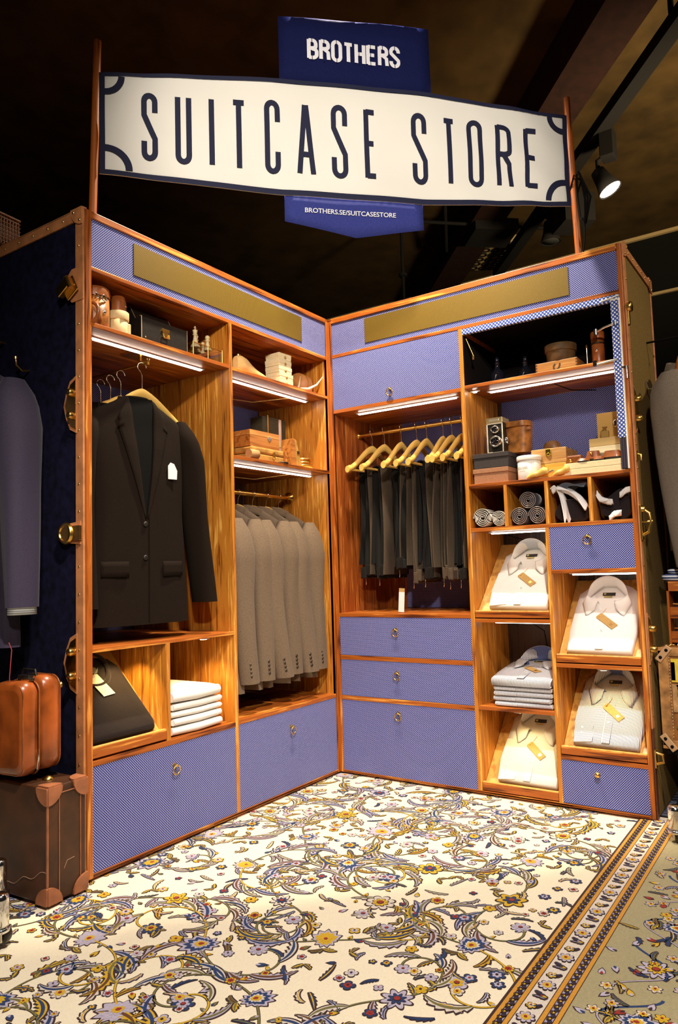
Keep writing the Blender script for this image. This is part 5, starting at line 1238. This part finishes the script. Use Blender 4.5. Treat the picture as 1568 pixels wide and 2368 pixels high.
r = empty('old_book', label='dark ribbed book lying behind the dovetailed box', cat='book'); G().box(-.04, .04, -.03, .03, 0, .078).build('cover', LEAD, r, .003); G().box(-.036, .038, -.028, .028, .0785, .0795).build('pages', CRM, r); place(r, 'R', a.x+.02, .20, z, 0)
r = empty('leather_tube_case', label='slim brown leather tube case with buckled strap in the upper compartment', cat='case'); a = on('R', 'y', .07, 1382, 830)
cyl('body', [(.022, 0), (.023, .003), (.023, .105), (.021, .106)], LEAD, r); cyl('lid', [(.025, .106), (.025, .130), (.023, .133), (0, .134)], LEAD, r)
G().torus((0, 0, .088), .024, .003, n=24).build('strap', BLKL, r); cyl('stud', [(.006, 0), (.004, .004), (0, .004)], CHR, r, 12, (0, -.023, .06), RX90); place(r, 'R', a.x, .085, z, 0)
DG = plain('dark_bottle_glass', (.01, .012, .02), .04, coat=1)
for k, (px, hh_, lb_) in enumerate(((1150, .12, 'dark glass decanter at the left of the upper compartment'), (1215, .10, 'dark glass decanter left of the dovetailed box'))):
    a = on('R', 'y', .16, px, 850); r = empty('glass_decanter', label=lb_, cat='decanter'); cyl('body', [(.028, 0), (.032, .01), (.030, hh_*.55), (.012, hh_*.72), (.010, hh_*.9), (.014, hh_*.93)], DG, r, 20); cyl('stopper', [(.006, 0), (.010, .012), (.006, .024), (0, .026)], DG, r, 14, (0, 0, hh_*.93)); place(r, 'R', a.x, .16, z, 0)
r = empty('walking_cane', label='thin brass topped rod standing beside the slim leather tube', cat='rod'); G().tube([(0, 0, 0), (0, 0, .075)], .0022).build('shaft', STL, r); cyl('tip', [(.004, 0), (.003, .01), (0, .012)], BRS, r, 10, (0, 0, .075)); place(r, 'R', on('R', 'y', .06, 1358, 830).x, .06, z)

# --- pigeonholes: rolled ties and scarves (z 1.014)
z = 1.0145
HB = striped('herringbone_silk', (.72, .66, .58), (.03, .03, .04), .0062, .42, 'x'); DT = plain('dark_silk', (.02, .022, .035), .35, sheen=.5)
def rolled(label, R_, mat, group, edge=None, turns=4.5, L=.09, tw=.0032):
    r = empty('rolled_tie', label=label, cat='tie', group=group); pts = []; N = int(turns*22)
    for i in range(N+1):
        t = i/22*2*pi; q = lerp(.12, 1, i/N); pts.append((R_*q*cos(t), R_*q*sin(t)))
    rings = [];
    g = G(); vs = []
    for y in (0, L): vs.append([Vector((x, y, z_+R_)) for x, z_ in pts])
    n = len(pts); g.add(vs[0]+vs[1], [(i, i+1, n+i+1, n+i) for i in range(n-1)], 0, True)
    g.build('silk', mat, r, solid=tw)
    g = G(); g.tube([Vector((x, -.001, z_+R_)) for x, z_ in pts], tw*.5, 6); g.build('edge', edge or mat, r)
    return r
HBE = striped('herringbone_edge', (.8, .75, .66), (.02, .02, .03), .005, .45, 'x')
place(rolled('rolled herringbone tie, larger one at the left of the first pigeonhole', .0375, HB, 'rolled herringbone ties', HBE), 'R', .698, .02, z+.001)
place(rolled('rolled herringbone tie, smaller one at the right of the first pigeonhole', .0305, HB, 'rolled herringbone ties', HBE), 'R', .767, .018, z+.001)
DTE = plain('dark_silk_edge', (.30, .24, .22), .3, .3)
gp = 'rolled dark ties in the second pigeonhole'
place(rolled('rolled dark tie, lower left in the second pigeonhole', .034, DT, gp, DTE), 'R', .848, .02, z+.001)
place(rolled('rolled dark tie, lower right in the second pigeonhole', .034, DT, gp, DTE), 'R', .918, .02, z+.001)
place(rolled('rolled dark tie lying on top of the other two', .033, DT, gp, DTE), 'R', .884, .022, z+.061)
def drape(g, pts, w, m=0, seed=0, th=1):
    rd = random.Random(seed); ph = rd.uniform(0, 6)
    pts = [Vector(p) for p in pts]
    fine = []
    for a, b in zip(pts, pts[1:]): fine += [a.lerp(b, k/6) for k in range(6)]
    fine.append(pts[-1]); n = len(fine)
    for _ in range(3): fine = [fine[0]]+[(fine[i-1]+fine[i]*2+fine[i+1])/4 for i in range(1, n-1)]+[fine[-1]]
    def f(a, b):
        p = fine[min(n-1, int(round(a*(n-1))))]; q = (b-.5)*w; return p+Vector((q*.35, q*.85, .010*sin(b*9+ph+a*4)*th))
    return g.grid(f, n-1, 10, m)
WSC = plain('white_silk', (.80, .80, .82), .35, sheen=.4); BSC = plain('black_silk', (.012, .008, .010), .3, sheen=.3); GSC = plain('steel_blue_silk', (.10, .12, .17), .4, sheen=.4)
r = empty('silk_scarf', label='crumpled white silk scarf in the third pigeonhole', cat='scarf')
g = G(); drape(g, [(-.062, -.01, .12), (-.045, -.005, .135), (-.03, 0, .10), (-.02, 0, .05), (-.015, -.005, .006)], .04, 0, 1); drape(g, [(-.04, 0, .130), (0, 0, .112), (.035, 0, .085), (.06, .0, .05)], .05, 0, 2); g.build('white_side', WSC, r, solid=.003)
g = G(); drape(g, [(-.03, .02, .125), (.0, .02, .148), (.04, .02, .145), (.066, .02, .135)], .08, 0, 3); g.build('grey_side', GSC, r, solid=.003); place(r, 'R', 1.042, .04, z)
r = empty('silk_scarf', label='black silk scarf bundled under the white scarf', cat='scarf')
g = G(); rings = []
for k in range(9): rings.append([v+Vector((0, .02*k, 0)) for v in [Vector((.064*cos(t)*(1-.1*sin(3*t+k)), 0, .045+.043*sin(t)*(1-.14*cos(4*t+k*.6)))) for t in [2*pi*i/22 for i in range(22)]]])
g.loft(rings); g.build('body', BSC, r); place(r, 'R', 1.042, .05, z+.003)
r = empty('silk_scarf', label='black and white silk scarf bundled in the last pigeonhole', cat='scarf')
g = G(); rings = []
for k in range(9): rings.append([v+Vector((0, .02*k, 0)) for v in [Vector((.056*cos(t)*(1-.12*sin(2*t+k*.5)), 0, .052+.05*sin(t)*(1-.2*cos(3*t+k*.4))+.012*cos(t))) for t in [2*pi*i/22 for i in range(22)]]])
g.loft(rings); g.build('body', BSC, r); g = G(); drape(g, [(-.062, -.008, .10), (-.05, -.015, .075), (-.025, -.018, .065), (-.01, -.018, .063)], .016, 0, 5); drape(g, [(.02, -.02, .085), (.04, -.02, .10), (.06, -.02, .105)], .010, 0, 6); drape(g, [(-.02, -.02, .005), (-.005, -.022, .02), (.02, -.022, .022)], .010, 0, 7)
g.build('white_edge', WSC, r, solid=.003); place(r, 'R', 1.198, .05, z+.002)

# ============================================================ outside the trunk
# left: brown suitcase on end with leather bag on top
FIB = plain('brown_vulcan_fibre', (.065, .021, .006), .5, noise=.45, nsc=12, bmp=.15); CNR = plain('copper_leather_corner', (.34, .12, .05), .5, noise=.3, nsc=25)
r = empty('old_suitcase', label='large worn brown suitcase standing on the rug left of the trunk', cat='suitcase')
w, d, h = .128, .46, .304
G().box(-w/2, w/2, 0, d, 0, h).build('shell', FIB, r, .006)
g = G()
for xx in (-w/2+.038, w/2-.02): g.box(xx-.0015, xx+.0015, -.002, 0, .01, h-.01)
g.box(-w/2-.001, w/2+.001, -.003, .0, h-.022, h-.019).box(-w/2-.001, -w/2+.004, -.002, .004, .02, h-.02)
g.build('seam', CNR, r, .001)
def cap(cx, cz, sx_, sz_, R=.046):
    g = G(); pr = [(0, 0)]+[(R*cos(t), R*sin(t)) for t in [pi/2*i/6 for i in range(7)]]
    g.loft([[Vector((cx-sx_*a, -.006, cz-sz_*b)) for a, b in pr], [Vector((cx-sx_*a, .001, cz-sz_*b)) for a, b in pr]], 0, True, False)
    g.loft([[Vector((cx+sx_*.005, a-.004, cz-sz_*b)) for a, b in pr], [Vector((cx-sx_*.001, a-.004, cz-sz_*b)) for a, b in pr]], 0, True, False)
    if sz_ > 0: g.loft([[Vector((cx-sx_*a, b-.004, cz+.005)) for a, b in pr], [Vector((cx-sx_*a, b-.004, cz-.001)) for a, b in pr]], 0, True, False)
    g.build('corner_cap', CNR, r, .003)
for sx_ in (-1, 1):
    for sz_ in (-1, 1): cap(sx_*w/2, h if sz_ > 0 else 0, sx_, sz_)
g = G(); g.tube([(-w/2-.001, .004+.012*k, .085-.004*k+.006*sin(k)) for k in range(18)], .0008, 4).tube([(-.01, -.0005, .08), (.0, -.0005, .098), (w/2-.04, -.0005, .10)], .0006, 4)
g.build('scratch', plain('pale_scratch', (.5, .3, .2)), r)
G().lathe([(.016, 0), (.016, .004), (.006, .010), (0, .011)], c=(0, .08, h)).build('brass_knob', BRS, r)
place(r, 'L', -.095, -.042, 0, .055)
SAT = plain('glossy_saddle_leather', (.32, .072, .012), .3, noise=.6, nsc=10, bmp=.25, coat=.35)
r = empty('leather_briefcase', label='glossy saddle brown leather bag standing on the old suitcase', cat='bag')
def pillow(g, x0, x1, y0, y1, z0, z1, R=.03, n=5, T=None):
    """box with rounded outline in the yz plane and soft sides"""
    out = []
    for cy_, cz_, a0 in ((y1-R, z0+R, -90), (y1-R, z1-R, 0), (y0+R, z1-R, 90), (y0+R, z0+R, 180)):
        out += [(cy_+R*cos(math.radians(a0+k*90/n)), cz_+R*sin(math.radians(a0+k*90/n))) for k in range(n+1)]
    cm = ((y0+y1)/2, (z0+z1)/2); rings = []
    for xx, s_ in ((x0, .82), (x0+.002, .93), (x0+.008, .99), (lerp(x0, x1, .5), 1.01), (x1-.008, .99), (x1-.002, .93), (x1, .82)):
        ring = [Vector((xx, cm[0]+(a-cm[0])*s_, cm[1]+(b-cm[1])*s_)) for a, b in out]
        ring = [v+Vector((.0015*sin(v.z*38+v.y*20), .004*sin(v.z*26+1), .002*sin(v.y*40))) for v in ring]
        rings.append([T @ v for v in ring] if T else ring)
    return g.loft(rings)
pillow(G(), -.066, -.010, .0, .135, .004, .262, .03).build('front_compartment', SAT, r)
pillow(G(), -.008, .054, -.012, .130, .012, .275, .035).build('rear_compartment', SAT, r)
g = G(); R0 = .035
def outl(x, y0, y1, z0, z1, R, n=6):
    o = []
    for cy_, cz_, a0 in ((y1-R, z0+R, -90), (y1-R, z1-R, 0), (y0+R, z1-R, 90), (y0+R, z0+R, 180)): o += [Vector((x, cy_+R*cos(math.radians(a0+k*90/n)), cz_+R*sin(math.radians(a0+k*90/n)))) for k in range(n+1)]
    return o+[o[0]]
g.tube(outl(-.060, .004, .131, .010, .256, .03), .0022, 6).tube(outl(-.012, .0, .134, .006, .260, .03), .0025, 6).tube(outl(.048, -.010, .128, .015, .272, .035), .002, 6).build('piping', LEAD, r)
G().box(-.02, .02, .04, .09, .262, .276).tube([(0, .03, .27), (0, .035, .290), (0, .09, .290), (0, .10, .27)], .004).build('handle', BLKL, r, .002)
G().tube([(-.012, .008, .02), (-.014, .0, .05), (-.013, .004, .075)], .003).build('buckle', CHR, r)
G().box(-.03, -.012, .02, .06, .262, .270).build('metal_clasp', STL, r, .001)
place(r, 'L', -.118, .035, .3185, .02)
r = tag(G().tube([(0, 0, 0), (.0, .004, .08), (.002, .0, .16), (-.002, .002, .26), (.003, 0, .34), (0, .01, .36)], .0014, 6).build('red_cord', plain('red_cord', (.4, .05, .06), .6)), 'thin red cord hanging at the left edge before the leather bag', 'cord')
a = on('L', 'x', -.16, 20, 1805); place(r, 'L', -.156, a.y-.0, .327)
# chromed rail feet standing at both picture edges
def foot(label, px, py, u, h=.075, R_=.020):
    a = on(u, 'z', 0, px, py); r = empty('castor', label=label, cat='castor')
    cyl('post', [(R_*.95, h*.55), (R_, h*.56), (R_, h*1.4), (R_*.9, h*1.55), (R_*.6, h*1.6), (0, h*1.6)], CHR, r, 28); cyl('collar', [(R_*1.05, h*.42), (R_*1.12, h*.44), (R_*1.12, h*.54), (R_, h*.56), (0, h*.56)], CHR, r, 28)
    G().lathe([(.006, -.011), (.020, -.011), (.0215, -.008), (.0215, .008), (.020, .011), (.006, .011)], c=(.008, 0, .0215), n=24, T=Matrix.Rotation(pi/2, 4, 'Y')).build('wheel', BLKL, r)
    G().box(-.012, -.006, -.012, .012, .01, h*.5).box(.022, .028, -.012, .012, .01, h*.5).box(-.012, .028, -.014, .014, h*.38, h*.46).build('fork', STL, r, .002)
    place(r, u, a.x, a.y, 0, .4); return r
foot('chrome rail castor at the left picture edge, the farther one by the suitcase', -3, 2094, 'L'); foot('chrome rail castor at the left picture edge, nearest the camera', 0, 2186, 'L')
foot('chrome rail castor on the rug border at the right picture edge', 1566, 1948, 'R', .070, .022)
# right: sticker-covered suitcase on a dark stand, wooden crate behind it
Yc = .10
a = on('R', 'y', Yc, 1514, 1496); b = on('R', 'y', Yc, 1514, 1728); x0 = a.x+.008; z0, z1 = b.z, a.z
r = empty('travel_suitcase', label='old tan suitcase covered in hotel stickers at the right picture edge', cat='suitcase'); TS = plain('scuffed_tan_leather', (.26, .10, .02), .55, noise=.6, nsc=25, bmp=.3)
G().box(0, .50, 0, .12, 0, z1-z0).build('shell', TS, r, .012)
hh_ = z1-z0
g = G().box(.0, .034, -.004, 0, .01, hh_-.01).box(.0, .5, -.004, 0, .0, .03).box(0, .5, -.004, 0, hh_-.03, hh_); g.build('edge_band', plain('light_worn_leather', (.42, .20, .06), .6, noise=.5, nsc=30), r, .002)
g = G()
for k in range(26): g.box(.036, .0375, -.0048, -.004, .04+k*.0108, .046+k*.0108)
g.build('stitching', plain('pale_thread', (.75, .6, .4)), r)
for zc2, s_ in ((hh_-.022, -1), (.022, 1)):
    T = Matrix.Translation((.020, -.006, zc2)) @ Matrix.Rotation(.9*-s_*-1, 4, 'Y'); cc = G().box(-.032, .032, -.003, .002, -.012, .012, 0, T).build('corner_plate', plain('bone_leather', (.55, .33, .17), .5), r, .003)
    G().lathe([(.006, 0), (.003, .004), (0, .004)], c=T @ Vector((-.016, -.003, 0)), n=10, T=RX90).lathe([(.006, 0), (.003, .004), (0, .004)], c=T @ Vector((.016, -.003, 0)), n=10, T=RX90).build('rivet', BLK, cc)
def sticker(name, x0, x1, z0_, z1_, mat, ang=0, txt=None, tm=None, vertical=False, th=.012):
    T = Matrix.Translation(((x0+x1)/2, -.0045, (z0_+z1_)/2)) @ Matrix.Rotation(ang, 4, 'Y'); w_, h_ = (x1-x0)/2, (z1_-z0_)/2
    o = G().box(-w_, w_, -.0006, .0006, -h_, h_, 0, T).build(name, mat, r)
    if txt:
        vs, fs, ww = text_mesh(txt, th, None, .02); g = G()
        if vertical: g.add([T @ Vector((w_*.0-th/2+th-y, -.0012, h_*.9-x)) for x, y in [(p, q) for p, q in vs]], fs) if 0 else g.add([T @ Vector((y-th/2, -.0012, h_*.92-x)) for x, y in vs], fs)
        else: g.add([T @ Vector((x-ww/2, -.0012, y-th/2)) for x, y in vs], fs)
        g.build('lettering', tm, o)
    return o
YST = plain('yellow_sticker', (.75, .55, .05), .6, noise=.2, nsc=60); DST = plain('black_sticker', (.01, .008, .005), .6); CST = plain('cream_sticker', (.50, .28, .11), .6, noise=.3, nsc=60); PST = plain('pale_yellow_ink', (.7, .62, .2), .6)
sticker('hotel_sticker', .042, .105, hh_-.118, hh_-.038, YST, 0, 'ZURICH', DST, True, .012)
sticker('hotel_sticker', .042, .054, hh_-.112, hh_-.05, DST); sticker('hotel_sticker', .078, .092, hh_-.112, hh_-.04, plain('ochre_sticker', (.5, .33, .06)), 0, 'HOTEL', DST, True, .009)
sticker('hotel_sticker', .042, .085, hh_-.22, hh_-.125, CST, .0, 'WIEN', plain('brown_ink', (.25, .10, .03)), True, .014); sticker('hotel_sticker', .064, .082, hh_-.20, hh_-.124, DST, -.25, 'GOLDENE K', plain('tan_ink', (.65, .42, .16)), True, .010)
o = G().prism([(-.055, 0), (0, .055), (.055, 0), (0, -.055)], 0, .0008, 0, Matrix.Translation((.102, -.0045, .075)) @ RX90).build('diamond_sticker', plain('green_sticker', (.12, .13, .03), .6), r)
G().prism([(-.038, 0), (0, .040), (.04, 0), (0, -.042)], .0009, .0014, 0, Matrix.Translation((.104, -.0045, .075)) @ RX90).build('diamond_inner', PST, o)
G().tube([(.06, .03, hh_), (.065, .03, hh_+.012), (.075, .04, hh_+.004)], .003).tube([(.03, .03, hh_), (.04, .03, hh_+.006), (.05, .04, hh_+.004)], .003).build('lock', BRS, r)
r.matrix_world = MR @ Matrix.Translation((x0, Yc, z0)); SC = (x0, z0, z1)
st_ = empty('display_stand', label='black stand in the shadow under the stickered suitcase', cat='stand')
bx('stand_top', x0+.01, x0+.6, Yc, Yc+.30, z0-.02, z0-.001, BLK, st_, .003)
for lx, ly in ((x0+.08, Yc+.28), (x0+.58, Yc+.28), (x0+.58, Yc+.02)): bx('leg', lx-.01, lx+.01, ly-.01, ly+.01, -.012, z0-.02, BLK, st_, .002)
st_.matrix_world = MR.copy()
r = empty('wooden_rack', label='orange wooden rack with drawers above the stickered suitcase', cat='rack')
a = on('R', 'y', Yc+.05, 1548, 1480); b = on('R', 'y', Yc+.05, 1548, 1345); h_ = b.z-z1
G().box(0, .008, 0, .1, 0, h_).build('side_board', WZ, r, .001)
for k in range(2): G().box(.008, .4, .004, .012, .01+k*.085, .05+k*.085).tube([(.02, -.002, .062+k*.085), (.1, -.012, .058+k*.085), (.2, -.002, .062+k*.085)], .002).build('drawer_front', WX, r, .001)
G().box(0, .4, 0, .1, h_-.035, h_).build('top_board', WX, r, .001); G().box(.008, .4, .09, .1, 0, h_-.035).build('back_board', WDK, r)
r.matrix_world = MR @ Matrix.Translation((a.x, Yc+.05, z1+.001)); 
r = tag(G().loft([ellring(.13, .05, zz_, .13*s_, .05*s_, 28, 2.6) for zz_, s_ in ((0, .9), (.004, 1), (.02, 1), (.024, .9))]).loft([ellring(.14, .05, .0245+zz_, .12*s_, .045*s_, 28, 2.6) for zz_, s_ in ((0, .9), (.004, 1), (.014, 1), (.018, .9))]).build('folded_shirt', STR), 'blue and white striped folded top lying on the orange wooden rack', 'shirt')
r.matrix_world = MR @ Matrix.Translation((a.x-.02, Yc+.05, z1+h_+.002))
# wicker panel behind the left top edge of the trunk
a = on('L', 'y', .75, 30, 540); r = empty('wicker_hamper', label='small dark wicker hamper on the trunk top at the left picture edge', cat='hamper')
WK = plain('dark_wicker', (.10, .035, .008), .6, noise=.4, nsc=60)
g = G(); 
G().box(0, .11, 0, .13, 0, .105).build('body', WK, r, .008)
g = G()
for k in range(9): g.tube([(.008+.0117*k, -.003, .006), (.008+.0117*k, -.006, .05), (.008+.0117*k, -.003, .10)], .0022, 5)
for k in range(7): g.tube([(.003, -.006, .012+.0135*k), (.107, -.006, .012+.0135*k)], .0016, 5)
g.build('weave', WK, r)
G().box(-.002, .112, -.004, .134, .105, .113).build('lid', WK, r, .003)
place(r, 'L', -.05, .43, 2.0045, .10)
